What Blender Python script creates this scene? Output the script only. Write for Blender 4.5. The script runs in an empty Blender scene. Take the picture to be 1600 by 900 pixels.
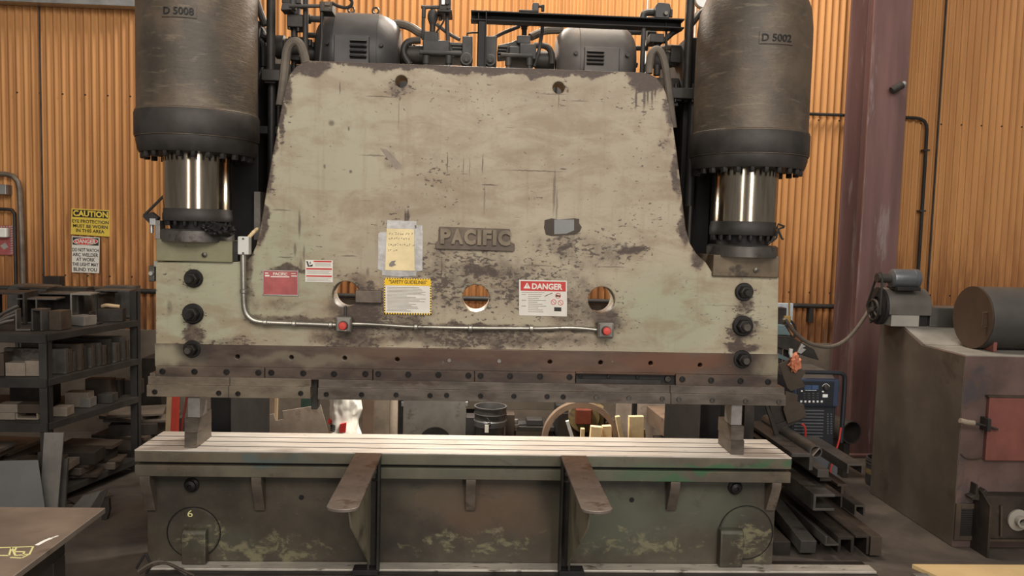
import bpy, bmesh, math, random
from mathutils import Vector, Matrix
random.seed(7)
PI = math.pi
SC = bpy.context.scene
COL = SC.collection
# ------------------------------------------------------------------ camera
F_PX = 1200.0
CAM = Vector((0.0, -4.3, 1.99))
YAW, PITCH, ROLL = math.atan(F_PX/24400), math.atan(F_PX/16750), 0.0265
FW = Vector((math.sin(YAW)*math.cos(PITCH), math.cos(YAW)*math.cos(PITCH), -math.sin(PITCH)))
R0 = Vector((math.cos(YAW), -math.sin(YAW), 0))
U0 = R0.cross(FW)
RT = R0*math.cos(ROLL) + U0*math.sin(ROLL)
UP = U0*math.cos(ROLL) - R0*math.sin(ROLL)
cd = bpy.data.cameras.new('camera'); cam = bpy.data.objects.new('camera', cd); COL.objects.link(cam)
cd.sensor_width = 36; cd.lens = 36*F_PX/1600; cd.clip_end = 100
m = Matrix((RT, UP, -FW)).transposed().to_4x4(); m.translation = CAM
cam.matrix_world = m
SC.camera = cam
# ------------------------------------------------------------------ world, lights, exposure
w = bpy.data.worlds.new('world'); SC.world = w; w.use_nodes = True
bg = w.node_tree.nodes['Background']; bg.inputs[0].default_value = (1.0, 0.90, 0.80, 1); bg.inputs[1].default_value = 0.20
def area(name, loc, target, sx, sy, power, col):
    d = bpy.data.lights.new(name, 'AREA'); d.shape = 'RECTANGLE'; d.size = sx; d.size_y = sy
    d.energy = power; d.color = col
    o = bpy.data.objects.new(name, d); COL.objects.link(o); o.location = loc
    o.rotation_euler = (Vector(target)-Vector(loc)).to_track_quat('-Z', 'Y').to_euler()
    return o
area('skylight_aisle', (0.5, -7.0, 6.2), (0.2, 0, 1.6), 9, 3, 640, (1.0, .93, .84))
area('skylight_rear', (0.9, 1.6, 6.6), (0.9, 2.5, 0), 3.0, 1.2, 330, (1.0, .88, .74))
area('lamp_rear', (-.1, 2.25, 4.3), (-.1, .45, .6), .7, .4, 50, (1.0, .92, .80)).data.spread = math.radians(110)
area('work_light', (-.1, 1.12, 2.25), (-.1, .98, 0), 0.7, .14, 74, (1.0, .92, .80))
area('shop_door', (2.6, -11, 2.4), (0.5, 0, 1.2), 1.0, 4.2, 230, (1.0, .96, .92))
area('shop_window', (-3.8, -11, 2.8), (-0.5, 0, 1.2), 0.8, 3.0, 90, (1.0, .94, .85))
SC.view_settings.view_transform = 'Standard'; SC.view_settings.look = 'None'
SC.view_settings.gamma = 1; SC.view_settings.use_curve_mapping = False
SC.view_settings.exposure = 0.0
# ------------------------------------------------------------------ helpers
def ray(px, py): return FW + RT*((px-800)/F_PX) + UP*((450-py)/F_PX)
def PY(px, py, Y):
    d = ray(px, py); return CAM + d*((Y-CAM.y)/d.y)
def PZ(px, py, Z):
    d = ray(px, py); return CAM + d*((Z-CAM.z)/d.z)
def PX(px, py, X):
    d = ray(px, py); return CAM + d*((X-CAM.x)/d.x)
def mpp(p): return (p-CAM).dot(FW)/F_PX          # metres per pixel at a point

MATS = {}
def new_mat(key):
    mt = bpy.data.materials.new(key); mt.use_nodes = True; MATS[key] = mt
    nt = mt.node_tree; return mt, nt, nt.nodes['Principled BSDF']
def nd(nt, typ, **kw):
    n = nt.nodes.new(typ)
    for k, v in kw.items():
        if k.startswith('i_'):
            key = k[2:]; key = int(key) if key.isdigit() else key.replace('_', ' ')
            n.inputs[key].default_value = v
        else: setattr(n, k, v)
    return n
def math_(nt, op, a, b=None, clamp=False):
    n = nt.nodes.new('ShaderNodeMath'); n.operation = op; n.use_clamp = clamp
    for i, v in enumerate((a, b)):
        if v is None: continue
        if isinstance(v, (int, float)): n.inputs[i].default_value = v
        else: nt.links.new(v, n.inputs[i])
    return n.outputs[0]
def mix_(nt, f, a, b):
    n = nt.nodes.new('ShaderNodeMix'); n.data_type = 'RGBA'
    for i, v in ((0, f), (6, a), (7, b)):
        if isinstance(v, (int, float)): n.inputs[i].default_value = v
        elif isinstance(v, (tuple, list)): n.inputs[i].default_value = (*v[:3], 1)
        else: nt.links.new(v, n.inputs[i])
    return n.outputs[2]
def noise_(nt, vec, scale, detail=4, rough=.55, dist=0.0):
    n = nt.nodes.new('ShaderNodeTexNoise'); n.inputs['Scale'].default_value = scale
    n.inputs['Detail'].default_value = detail; n.inputs['Roughness'].default_value = rough; n.inputs['Distortion'].default_value = dist
    nt.links.new(vec, n.inputs['Vector']); return n.outputs['Fac']
def step_(nt, v, lo, hi):
    n = nt.nodes.new('ShaderNodeMapRange'); n.interpolation_type = 'SMOOTHSTEP'
    n.inputs[1].default_value = lo; n.inputs[2].default_value = hi; nt.links.new(v, n.inputs[0]); return n.outputs[0]
def scale_(nt, vec, s):
    n = nt.nodes.new('ShaderNodeMapping'); n.inputs['Scale'].default_value = s; nt.links.new(vec, n.inputs[0]); return n.outputs[0]
def coord(nt): return nt.nodes.new('ShaderNodeTexCoord').outputs['Object']
def bump_(nt, b, h, strength, dist=.01):
    n = nt.nodes.new('ShaderNodeBump'); n.inputs['Strength'].default_value = strength; n.inputs['Distance'].default_value = dist
    nt.links.new(h, n.inputs['Height']); nt.links.new(n.outputs[0], b.inputs['Normal'])
def M(key, rgb, rough=.6, metal=0.0, var=.3, sc=5, st=None, sa=.55, ssc=4, bump=.15, bsc=45, spec=.4, emit=0, stretch=(1, 1, 1)):
    mt, nt, b = new_mat(key)
    v = scale_(nt, coord(nt), stretch)
    n1 = noise_(nt, v, sc, 6, .6)
    lo = tuple(c*(1-var) for c in rgb); hi = tuple(min(1, c*(1+var)) for c in rgb)
    c = mix_(nt, step_(nt, n1, .3, .7), lo, hi)
    if st:
        n2 = noise_(nt, v, ssc, 8, .65, .3)
        c = mix_(nt, step_(nt, n2, sa, sa+.1), c, st)
    oi = nt.nodes.new('ShaderNodeObjectInfo')
    hsv = nt.nodes.new('ShaderNodeHueSaturation')
    r = math_(nt, 'MULTIPLY_ADD', oi.outputs['Random'], .24); r.node.inputs[2].default_value = .88
    nt.links.new(r, hsv.inputs['Value']); nt.links.new(c, hsv.inputs['Color'])
    nt.links.new(hsv.outputs[0], b.inputs['Base Color'])
    b.inputs['Roughness'].default_value = rough; b.inputs['Metallic'].default_value = metal
    b.inputs['Specular IOR Level'].default_value = spec
    if bump: bump_(nt, b, noise_(nt, v, bsc, 5, .6), bump, .004)
    if emit:
        nt.links.new(c, b.inputs['Emission Color']); b.inputs['Emission Strength'].default_value = emit
    return mt

BASE = {}                                           # object -> world base of its local frame
def tag(o, label=None, cat=None, group=None, kind=None):
    if label: o['label'] = label
    if cat: o['category'] = cat
    if group: o['group'] = group
    if kind: o['kind'] = kind
    return o
def empty(name, loc, label=None, cat=None, group=None, rot=(0, 0, 0)):
    o = bpy.data.objects.new(name, None); o.empty_display_size = .1; COL.objects.link(o)
    o.location = loc; o.rotation_euler = rot; BASE[o] = Vector(loc)
    return tag(o, label, cat, group)
def link_mesh(name, me, mat, parent, bev=0.0, smooth=True, label=None, base=None, seg=2):
    o = bpy.data.objects.new(name, me); COL.objects.link(o)
    for mt in (mat if isinstance(mat, (list, tuple)) else [mat]): me.materials.append(MATS[mt] if isinstance(mt, str) else mt)
    if smooth and len(me.polygons):
        me.polygons.foreach_set('use_smooth', [True]*len(me.polygons))
        me.set_sharp_from_angle(angle=math.radians(35))
    if parent: o.parent = parent
    BASE[o] = base if base is not None else Vector((0, 0, 0))
    if label: o['label'] = label
    if bev:
        md = o.modifiers.new('edge', 'BEVEL'); md.width = bev; md.segments = seg; md.limit_method = 'ANGLE'; md.angle_limit = math.radians(40)
        md.harden_normals = True
    return o
class MB:
    def __init__(s): s.bm = bmesh.new(); s.mi = 0
    def _f(s, vs):
        try: f = s.bm.faces.new(vs); f.material_index = s.mi; return f
        except ValueError: return None
    def hexa(s, pts):
        v = [s.bm.verts.new(p) for p in pts]
        for q in ((3, 2, 1, 0), (4, 5, 6, 7), (0, 1, 5, 4), (1, 2, 6, 5), (2, 3, 7, 6), (3, 0, 4, 7)): s._f([v[i] for i in q])
        return s
    def box(s, x0, x1, y0, y1, z0, z1, M4=None):
        p = [Vector(a) for a in ((x0, y0, z0), (x1, y0, z0), (x1, y1, z0), (x0, y1, z0), (x0, y0, z1), (x1, y0, z1), (x1, y1, z1), (x0, y1, z1))]
        if M4: p = [M4 @ a for a in p]
        return s.hexa(p)
    def bpx(s, x0, y0, x1, y1, Y0, Y1):             # box whose front face (at depth Y0) spans a picture rectangle
        xm, ym = (x0+x1)/2, (y0+y1)/2
        return s.box(PY(x0, ym, Y0).x, PY(x1, ym, Y0).x, Y0, Y1, PY(xm, y1, Y0).z, PY(xm, y0, Y0).z)
    def prism(s, poly, vec):                        # polygon of 3-D points swept along vec
        a = [s.bm.verts.new(p) for p in poly]; b = [s.bm.verts.new(Vector(p)+Vector(vec)) for p in poly]
        s._f(a); s._f(b[::-1]); n = len(a)
        for i in range(n): s._f([a[i], b[i], b[(i+1) % n], a[(i+1) % n]][::-1])
        return s
    def ppx(s, pts, Y0, Y1): return s.prism([PY(x, y, Y0) for x, y in pts], (0, Y1-Y0, 0))
    def lathe(s, prof, org, axis, seg=32, cap=True, a0=0, a1=2*PI):
        ax = Vector(axis).normalized(); q = ax.to_track_quat('Z', 'Y'); org = Vector(org); rows = []
        full = abs(a1-a0-2*PI) < 1e-6; n = seg if full else seg+1
        for r, h in prof:
            rows.append([s.bm.verts.new(org + q @ Vector((r*math.cos(a0+(a1-a0)*i/seg), r*math.sin(a0+(a1-a0)*i/seg), h))) for i in range(n)])
        for k in range(len(rows)-1):
            for i in range(seg):
                j = (i+1) % n; s._f([rows[k][i], rows[k][j], rows[k+1][j], rows[k+1][i]])
        if cap and full:
            if prof[0][0] > 1e-6: s._f(rows[0][::-1])
            if prof[-1][0] > 1e-6: s._f(rows[-1])
        return s
    def cyl(s, p0, p1, r, seg=20, r1=None):
        p0, p1 = Vector(p0), Vector(p1); d = p1-p0
        return s.lathe([(r, 0), (r if r1 is None else r1, d.length)], p0, d, seg)
    def tube(s, pts, r, seg=10, smooth=0):
        pts = [Vector(p) for p in pts]
        for _ in range(smooth):
            out = [pts[0]]
            for a, b in zip(pts, pts[1:]): out += [a.lerp(b, .25), a.lerp(b, .75)]
            pts = out+[pts[-1]]
        rings = []; prev = None
        for i, p in enumerate(pts):
            t = (pts[min(i+1, len(pts)-1)]-pts[max(i-1, 0)]).normalized()
            if prev is None: u = t.orthogonal().normalized()
            else: u = (prev - t*prev.dot(t)).normalized()
            prev = u; v = t.cross(u)
            rings.append([s.bm.verts.new(p+(u*math.cos(2*PI*k/seg)+v*math.sin(2*PI*k/seg))*r) for k in range(seg)])
        for a, b in zip(rings, rings[1:]):
            for k in range(seg): s._f([a[k], a[(k+1) % seg], b[(k+1) % seg], b[k]])
        s._f(rings[0][::-1]); s._f(rings[-1]); return s
    def torus(s, c, axis, R, r, seg=32, rs=10, a0=0, a1=2*PI):
        q = Vector(axis).to_track_quat('Z', 'Y'); full = abs(a1-a0-2*PI) < 1e-6
        pts = [Vector(c)+q @ Vector((R*math.cos(a0+(a1-a0)*i/seg), R*math.sin(a0+(a1-a0)*i/seg), 0)) for i in range(seg if full else seg+1)]
        if not full: return s.tube(pts, r, rs)
        rings = []
        for i, p in enumerate(pts):
            u = (p-Vector(c)).normalized(); v = (q @ Vector((0, 0, 1)))
            rings.append([s.bm.verts.new(p+(u*math.cos(2*PI*k/rs)+v*math.sin(2*PI*k/rs))*r) for k in range(rs)])
        for i in range(seg):
            a, b = rings[i], rings[(i+1) % seg]
            for k in range(rs): s._f([a[k], a[(k+1) % rs], b[(k+1) % rs], b[k]])
        return s
    def hexn(s, p, axis, r, h): return s.lathe([(r, 0), (r, h*.85), (r*.88, h)], p, axis, 6)
    def build(s, name, mat, parent=None, bev=0.0, smooth=True, label=None, local=False, seg=2):
        bmesh.ops.recalc_face_normals(s.bm, faces=s.bm.faces)
        base = Vector((0, 0, 0))
        if parent and not local:
            base = BASE[parent]
            for v in s.bm.verts: v.co -= base
        me = bpy.data.meshes.new(name); s.bm.to_mesh(me); s.bm.free()
        return link_mesh(name, me, mat, parent, bev, smooth, label, base, seg)
    def thing(s, name, mat, label, cat, group=None, bev=0.0, smooth=True, origin=None):
        c = s.bm.verts; c.ensure_lookup_table()
        bmesh.ops.recalc_face_normals(s.bm, faces=s.bm.faces)
        if origin is not None: origin = Vector(origin)
        if origin is None:
            xs = [v.co.x for v in c]; ys = [v.co.y for v in c]; zs = [v.co.z for v in c]
            origin = Vector(((min(xs)+max(xs))/2, (min(ys)+max(ys))/2, min(zs)))
        for v in c: v.co -= origin
        me = bpy.data.meshes.new(name); s.bm.to_mesh(me); s.bm.free()
        o = link_mesh(name, me, mat, None, bev, smooth); o.location = origin; BASE[o] = Vector(origin)
        return tag(o, label, cat, group)
def curve_mesh(cu):
    o = bpy.data.objects.new('tmp', cu); COL.objects.link(o)
    dg = bpy.context.evaluated_depsgraph_get(); me = bpy.data.meshes.new_from_object(o.evaluated_get(dg))
    bpy.data.objects.remove(o); bpy.data.curves.remove(cu); return me
def plate(name, mat, polys, Y0, Y1, parent=None, bev=.004, base=None):
    # outline and holes in world (x, z), solid between depths Y0 and Y1
    cu = bpy.data.curves.new('c', 'CURVE'); cu.dimensions = '2D'; cu.fill_mode = 'BOTH'
    for po in polys:
        sp = cu.splines.new('POLY'); sp.points.add(len(po)-1); sp.use_cyclic_u = True
        for q, (x, z) in zip(sp.points, po): q.co = (x, z, 0, 1)
    cu.bevel_depth = bev; cu.bevel_resolution = 1; cu.offset = -bev; cu.extrude = max((Y1-Y0)/2-bev, 1e-4)
    me = curve_mesh(cu)
    b = Vector(base) if base else (BASE[parent] if parent else Vector((0, 0, 0)))
    for v in me.vertices: v.co = Vector((v.co.x, (Y0+Y1)/2 - v.co.z, v.co.y)) - b
    me.update(); return link_mesh(name, me, mat, parent, 0, True, None, b)
from mathutils import noise as mnoise
def lump(mb, c, r, seed, amp=.45, freq=2.2, sub=3):
    vs = bmesh.ops.create_icosphere(mb.bm, subdivisions=sub, radius=1.0)['verts']
    for v in vs:
        d = v.co.normalized(); k = 1+amp*mnoise.noise(d*freq+Vector((seed*3.1, seed*1.7, 0)))+amp*.5*mnoise.noise(d*freq*2.7+Vector((0, seed, 5)))
        v.co = Vector(c)+Vector((d.x*r[0], d.y*r[1], d.z*r[2]))*k
    return mb
def circ(c, r, n=32): return [(c[0]+r*math.cos(2*PI*i/n), c[1]+r*math.sin(2*PI*i/n)) for i in range(n)]
def text_me(s, w, h, extrude=.001, bold=0.0, align='CENTER'):
    cu = bpy.data.curves.new('t', 'FONT'); cu.body = s; cu.align_x = align; cu.extrude = extrude; cu.offset = bold
    cu.resolution_u = 3; me = curve_mesh(cu)
    xs = [v.co.x for v in me.vertices]; ys = [v.co.y for v in me.vertices]
    cx, cy = (min(xs)+max(xs))/2, (min(ys)+max(ys))/2
    sx, sy = w/(max(xs)-min(xs)), h/(max(ys)-min(ys))
    for v in me.vertices: v.co = Vector(((v.co.x-cx)*sx, (v.co.y-cy)*sy, v.co.z))
    return me
def merge_me(mes):
    bm = bmesh.new()
    for me in mes:
        bm.from_mesh(me); bpy.data.meshes.remove(me)
    out = bpy.data.meshes.new('m'); bm.to_mesh(out); bm.free(); return out
def text_px(lines, Y, extrude=.001, bold=0.0):
    # lines: (string, x0, y0, x1, y1) picture rectangles at depth Y, upright, facing the camera side
    mes = []
    for s, x0, y0, x1, y1 in lines:
        c = PY((x0+x1)/2, (y0+y1)/2, Y); k = mpp(c)
        me = text_me(s, (x1-x0)*k, (y1-y0)*k, extrude, bold)
        for v in me.vertices: v.co = Vector((v.co.x+c.x, c.y-v.co.z, v.co.y+c.z))
        mes.append(me)
    return merge_me(mes)
def add_text(name, mat, lines, Y, parent, extrude=.001, bold=0.0):
    me = text_px(lines, Y, extrude, bold); b = BASE[parent]
    for v in me.vertices: v.co -= b
    return link_mesh(name, me, mat, parent, 0, False, None, b)
def copy_tree(o, parent=None):
    c = o.copy(); COL.objects.link(c); BASE[c] = BASE[o]
    if parent: c.parent = parent; c.matrix_parent_inverse = o.matrix_parent_inverse.copy()
    for ch in list(o.children): copy_tree(ch, c)
    return c
# ------------------------------------------------------------------ materials
M('dark_iron', (.035, .031, .028), .55, .3, .35, 6, (.075, .058, .042), .60)
M('black_oily', (.016, .015, .015), .5, .2, .3, 8, (.03, .024, .02), .6)
M('mount_black', (.012, .011, .011), .65, 0, .3, 8)
M('motor_grey', (.105, .095, .088), .55, .2, .2, 4, (.13, .10, .075), .6)
M('motor_dark', (.055, .052, .052), .5, .3, .2, 4, (.09, .07, .055), .62)
M('pump_grey', (.055, .052, .050), .6, .2, .3, 7, (.09, .075, .06), .6)
M('hose_grey', (0.12, 0.1, 0.08), .7, 0, .2, 8)
M('pipe_dark', (.05, .045, .042), .5, .4, .3, 8, (.09, .07, .055), .6)
M('galvanised', (.42, .42, .41), .38, .8, .15, 9, (.25, .22, .19), .6)
M('conduit_steel', (.36, .34, .30), .36, .85, .25, 7, (.10, .08, .06), .58, 9)
M('steel_bright', (.62, .57, .51), .34, .75, .12, 3, (.40, .35, .29), .62, 7, .06, 60, .5, 0, (1, 6, 6))
M('worn_edge', (.50, .46, .40), .4, .35, .2, 4, (.13, .11, .09), .55, 6, .08, 50, .5, 0, (1, 3, 3))
M('steel_plain', (.25, .235, .22), .42, .7, .25, 5, (.13, .11, .09), .6)
M('steel_brown', (.155, .125, .10), .5, .5, .35, 5, (.075, .05, .036), .56, 5)
M('tool_steel', (.105, .086, .070), .45, .5, .35, 5, (.07, .05, .04), .55, 4, .1, 50, .5, 0, (1, 1, 3))
M('tool_tan', (.175, .142, .105), .45, .45, .3, 5, (.10, .07, .05), .58, 4, .1, 50, .5, 0, (1, 1, 2.5))
M('slot_black', (.007, .006, .006), .8, 0, .1)
M('bolt_black', (.022, .020, .019), .42, .5, .3, 12)
M('bolt_worn', (.10, .09, .078), .4, .7, .3, 12)
M('arm_plate', (.22, .185, .16), .4, .55, .3, 5, (.12, .085, .06), .56, 5)
M('olive_plate', (.16, .15, .11), .55, .1, .3, 4, (.06, .05, .04), .56, 4)
M('gusset_paint', (.20, .18, .125), .55, .1, .3, 3, (.09, .075, .055), .56, 4)
M('box_green', (0.18, 0.168, 0.102), .5, .1, .2, 4, (.09, .07, .05), .6, 9)
M('box_brown', (.115, .085, .055), .45, .3, .4, 5, (.05, .038, .028), .55, 6)
M('cast_plate', (.12, .093, .072), .6, .2, .25, 9)
M('cast_letter', (.175, .14, .10), .6, .2, .25, 9)
M('white_paint', (.62, .62, .58), .5, 0, .06)
M('sign_white', (.66, .63, .57), .55, 0, .06, 12, (.5, .45, .37), .66, 14, 0)
M('sign_yellow', (.72, .52, .07), .55, 0, .08, 8, None, .6, 4, 0)
M('label_yellow', (.80, .50, .015), .5, 0, .04, 8, None, .6, 4, 0)
M('sign_red', (.50, .035, .03), .5, 0, .08, 8, None, .6, 4, 0)
M('ink_black', (.02, .018, .016), .6, 0, .05, 8, None, .6, 4, 0)
M('ink_soft', (.20, .18, .16), .6, 0, .05, 8, None, .6, 4, 0)
M('print_grey', (.33, .31, .28), .6, 0, .05, 8, None, .6, 4, 0)
M('red_plate', (.34, .085, .085), .5, .1, .15, 14, (.40, .17, .16), .62, 20)
M('red_button', (.55, .06, .045), .4, 0, .08)
M('button_box', (.19, .175, .155), .5, .4, .2, 12)
M('tape_silver', (.40, .39, .38), .38, .3, .18, 18, None, .6, 4, .5, 30)
M('paper_cream', (.70, .58, .34), .75, 0, .10, 9, (.55, .42, .22), .63, 8, .3, 18)
M('column_paint', (0.1218, 0.06552, 0.06048), .42, .1, .22, 2, (.20, .15, .15), .57, 2.5, .05, 40, .5, 0, (3, 3, .3))
M('concrete_wall', (.155, .125, .10), .85, 0, .3, 2.5, (.10, .075, .058), .6)
M('cabinet_steel', (0.1267, 0.1051, 0.08446), .5, .35, .22, 1.8, (.085, .066, .05), .58, 2.2, .06)
M('cabinet_rust', (0.1294, 0.08625, 0.07762), .45, .35, .35, 2.0, (.075, .065, .068), .55, 2.4, .06)
M('cabinet_top', (0.272, 0.256, 0.224), .6, .2, .2, 4, (.16, .13, .10), .6, 5)
M('door_red', (0.1762, 0.06375, 0.051), .5, .1, .18, 4, (.14, .05, .045), .63, 5)
M('drum_end', (0.0575, 0.035, 0.0225), .6, .1, .15, 4)
M('drum_side', (0.1, 0.0944, 0.088), .5, .45, .2, 2.5, (.08, .068, .055), .6)
M('blower_grey', (0.132, 0.12, 0.108), .55, .3, .18, 4)
M('blower_light', (.28, .265, .235), .6, .15, .12, 4)
M('motor_blue', (.13, .14, .155), .35, .5, .12, 6)
M('rubber', (.018, .017, .016), .75, 0, .2)
M('rack_paint', (0.03025, 0.0275, 0.0253), .55, .2, .25, 6)
M('scrap_steel', (0.1037, 0.09504, 0.0864), .42, .6, .3, 5, (.06, .048, .04), .56, 5)
M('scrap_dark', (0.042, 0.035, 0.0301), .5, .5, .35, 5, (.09, .06, .045), .6, 5)
M('scrap_brown', (0.07125, 0.054, 0.04125), .55, .4, .3, 4, (.055, .038, .03), .56, 4)
M('scrap_light', (.27, .255, .235), .4, .6, .2, 4, (.16, .145, .125), .58, 4)
M('scrap_tan', (0.24, 0.2, 0.16), .5, .3, .25, 5, (.16, .12, .09), .58, 6)
M('sheet_grey', (0.1875, 0.1875, 0.185), .5, .4, .12, 2)
M('board_dark', (0.09, 0.07125, 0.05625), .8, 0, .3, 4, (.08, .06, .045), .58)
M('brightened_sheet', (.40, .325, .265), .5, .2, .2, 4, (.26, .20, .155), .58, 5)  # colour raised to make up for weak light behind the ram
M('brightened_brown', (.20, .14, .10), .6, .1, .25, 3, (.13, .09, .065), .56, 4)  # brown lightened likewise, in place of light missing behind the press
M('wood_light', (.74, .57, .33), .7, 0, .2, 5, (.42, .25, .10), .6, 6, .15, 30, .3, 0, (1, 8, 1))
M('wood_tan', (.40, .29, .175), .75, 0, .2, 5)
M('cardboard', (.50, .36, .18), .85, 0, .08, 3, (.42, .29, .14), .64)
M('bag_white', (0.806, 0.78, 0.715), .5, 0, .08, 6)
M('barrier_red', (.50, .055, .035), .5, 0, .12)
M('rod_red', (.22, .035, .03), .5, .1, .15)
M('green_box', (.04, .075, .06), .5, .2, .2)
M('bucket_black', (0.063, 0.0612, 0.0612), .4, 0, .2)
M('rust_red', (0.143, 0.03025, 0.01375), .6, 0, .25, 9)
M('flange_yellow', (0.189, 0.14, 0.0595), .6, 0, .35, 7, (.09, .07, .05), .52)
M('welder_blue', (.035, .05, .09), .4, .1, .12)
M('welder_dark', (.018, .02, .026), .4, .1, .1)
M('welder_grey', (.10, .105, .115), .45, .2, .1)
M('screen_blue', (.05, .085, .17), .25, 0, .1)
M('cable_red', (.40, .03, .025), .5, 0, .1)
M('copper_orange', (.62, .22, .12), .5, .2, .25, 14)
M('teal_paint', (.11, .16, .17), .5, .1, .2)
M('pale_blue', (.45, .50, .56), .5, 0, .1)
M('table_steel', (.23, .19, .16), .42, .5, .25, 3, (.15, .115, .09), .57, 3.5, .05)
M('chalk_yellow', (.62, .58, .26), .9, 0, .1, 8, None, .6, 4, 0)
M('chalk_white', (.75, .74, .70), .9, 0, .1, 8, None, .6, 4, 0)
M('gauge_face', (.78, .80, .80), .3, 0, .03, 4, None, .6, 4, 0)
M('gauge_rim', (.40, .34, .25), .4, .5, .1)
M('brass', (.45, .30, .10), .35, .8, .15)

def cyl_mat():
    mt, nt, b = new_mat('cylinder_iron'); v = coord(nt)
    n = noise_(nt, v, 3.0, 7, .62)
    c = mix_(nt, step_(nt, n, .35, .68), (.055, .044, .034), (.118, .088, .061))
    n2 = noise_(nt, scale_(nt, v, (1, 1, 5)), 7, 6, .65, .4)
    c = mix_(nt, math_(nt, 'MULTIPLY', step_(nt, n2, .56, .68), .6), c, (.155, .125, .085))
    nt.links.new(c, b.inputs['Base Color']); b.inputs['Roughness'].default_value = .5; b.inputs['Metallic'].default_value = .25
    h = math_(nt, 'ADD', noise_(nt, scale_(nt, v, (1, 1, 4)), 14, 6, .65, .5), math_(nt, 'MULTIPLY', noise_(nt, v, 60, 3), .3))
    bump_(nt, b, h, .28, .01)
cyl_mat()
def chrome_mat():
    mt, nt, b = new_mat('chrome'); v = coord(nt)
    c = mix_(nt, step_(nt, noise_(nt, scale_(nt, v, (4, 4, .4)), 5, 4), .35, .7), (.30, .25, .19), (.48, .44, .37))
    nt.links.new(c, b.inputs['Base Color']); b.inputs['Metallic'].default_value = 1; b.inputs['Roughness'].default_value = .16
chrome_mat()
def wall_mat():
    mt, nt, b = new_mat('corrugated_orange'); v = coord(nt)
    sep = nt.nodes.new('ShaderNodeSeparateXYZ'); nt.links.new(v, sep.inputs[0])
    n = noise_(nt, scale_(nt, v, (3, 1, .25)), 2.5, 6, .6)
    c = mix_(nt, step_(nt, n, .3, .7), (.42, .200, .074), (.52, .262, .098))
    # rust creeping up from the sheet ends, in streaks along the corrugations
    low = step_(nt, sep.outputs[2], 2.9, .9)
    st = noise_(nt, scale_(nt, v, (6, 1, .5)), 3.2, 7, .65)
    f = math_(nt, 'MULTIPLY', low, step_(nt, math_(nt, 'ADD', st, math_(nt, 'MULTIPLY', low, .22)), .48, .75), True)
    c = mix_(nt, f, c, (.235, .095, .035))
    f2 = math_(nt, 'MULTIPLY', step_(nt, sep.outputs[2], 1.55, .75), step_(nt, noise_(nt, scale_(nt, v, (5, 1, 1)), 4, 6, .7), .40, .62))
    c = mix_(nt, math_(nt, 'MULTIPLY', f2, .8), c, (.10, .055, .035))
    sp = step_(nt, noise_(nt, v, 38, 3, .6), .70, .76)
    c = mix_(nt, math_(nt, 'MULTIPLY', sp, .5), c, (.16, .07, .03))
    nt.links.new(c, b.inputs['Base Color']); b.inputs['Roughness'].default_value = .55; b.inputs['Specular IOR Level'].default_value = .3
wall_mat()
def floor_mat():
    mt, nt, b = new_mat('shop_floor'); v = coord(nt)
    c = mix_(nt, step_(nt, noise_(nt, v, 1.4, 8, .62, .3), .35, .68), (.038, .031, .026), (.098, .078, .062))
    c = mix_(nt, math_(nt, 'MULTIPLY', step_(nt, noise_(nt, v, 6, 7, .7), .58, .7), .6), c, (.045, .038, .033))
    c = mix_(nt, math_(nt, 'MULTIPLY', step_(nt, noise_(nt, v, 2.2, 6, .7, 1), .60, .7), .5), c, (.125, .10, .078))
    nt.links.new(c, b.inputs['Base Color']); b.inputs['Roughness'].default_value = .7
    bump_(nt, b, noise_(nt, v, 25, 6), .2, .006)
floor_mat()
def spots_(nt, v, spots):
    # soft worn, greasy or painted-shade areas, each an ellipse (x, z, rx, rz, amount) in metres
    tot = None
    for x, z, rx, rz, a in spots:
        vin = v
        if tot is not None:                          # evaluated one after another, each waiting for the last
            ma = nt.nodes.new('ShaderNodeVectorMath'); ma.operation = 'MULTIPLY_ADD'; nt.links.new(tot, ma.inputs[0])
            ma.inputs[1].default_value = (1e-7, 0, 0); nt.links.new(v, ma.inputs[2]); vin = ma.outputs[0]
        mp = nt.nodes.new('ShaderNodeMapping'); mp.vector_type = 'TEXTURE'
        mp.inputs['Location'].default_value = (x, 0, z); mp.inputs['Scale'].default_value = (rx, 1e3, rz)
        nt.links.new(vin, mp.inputs[0])
        ln = nt.nodes.new('ShaderNodeVectorMath'); ln.operation = 'LENGTH'; nt.links.new(mp.outputs[0], ln.inputs[0])
        mr = nt.nodes.new('ShaderNodeMapRange'); mr.interpolation_type = 'SMOOTHSTEP'
        mr.inputs[1].default_value = 1.25; mr.inputs[2].default_value = .35; mr.inputs[4].default_value = a
        nt.links.new(ln.outputs['Value'], mr.inputs[0])
        tot = mr.outputs[0] if tot is None else math_(nt, 'MAXIMUM', tot, mr.outputs[0])
    return tot
def warp_(nt, v, s, a):
    n = nt.nodes.new('ShaderNodeTexNoise'); n.inputs['Scale'].default_value = s; n.inputs['Detail'].default_value = 5; nt.links.new(v, n.inputs['Vector'])
    sb = nt.nodes.new('ShaderNodeVectorMath'); sb.operation = 'SUBTRACT'; sb.inputs[1].default_value = (.5, .5, .5); nt.links.new(n.outputs['Color'], sb.inputs[0])
    sc = nt.nodes.new('ShaderNodeVectorMath'); sc.operation = 'SCALE'; sc.inputs['Scale'].default_value = a; nt.links.new(sb.outputs[0], sc.inputs[0])
    ad = nt.nodes.new('ShaderNodeVectorMath'); ad.operation = 'ADD'; nt.links.new(v, ad.inputs[0]); nt.links.new(sc.outputs[0], ad.inputs[1]); return ad.outputs[0]
YR = 0.12                                            # front face of the ram
def sp_px(lst, Y):
    out = []
    for px, py, rx, ry, a in lst:
        p = PY(px, py, Y); k = mpp(p); out.append((p.x, p.z, rx*k, ry*k, a))
    return out
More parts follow.
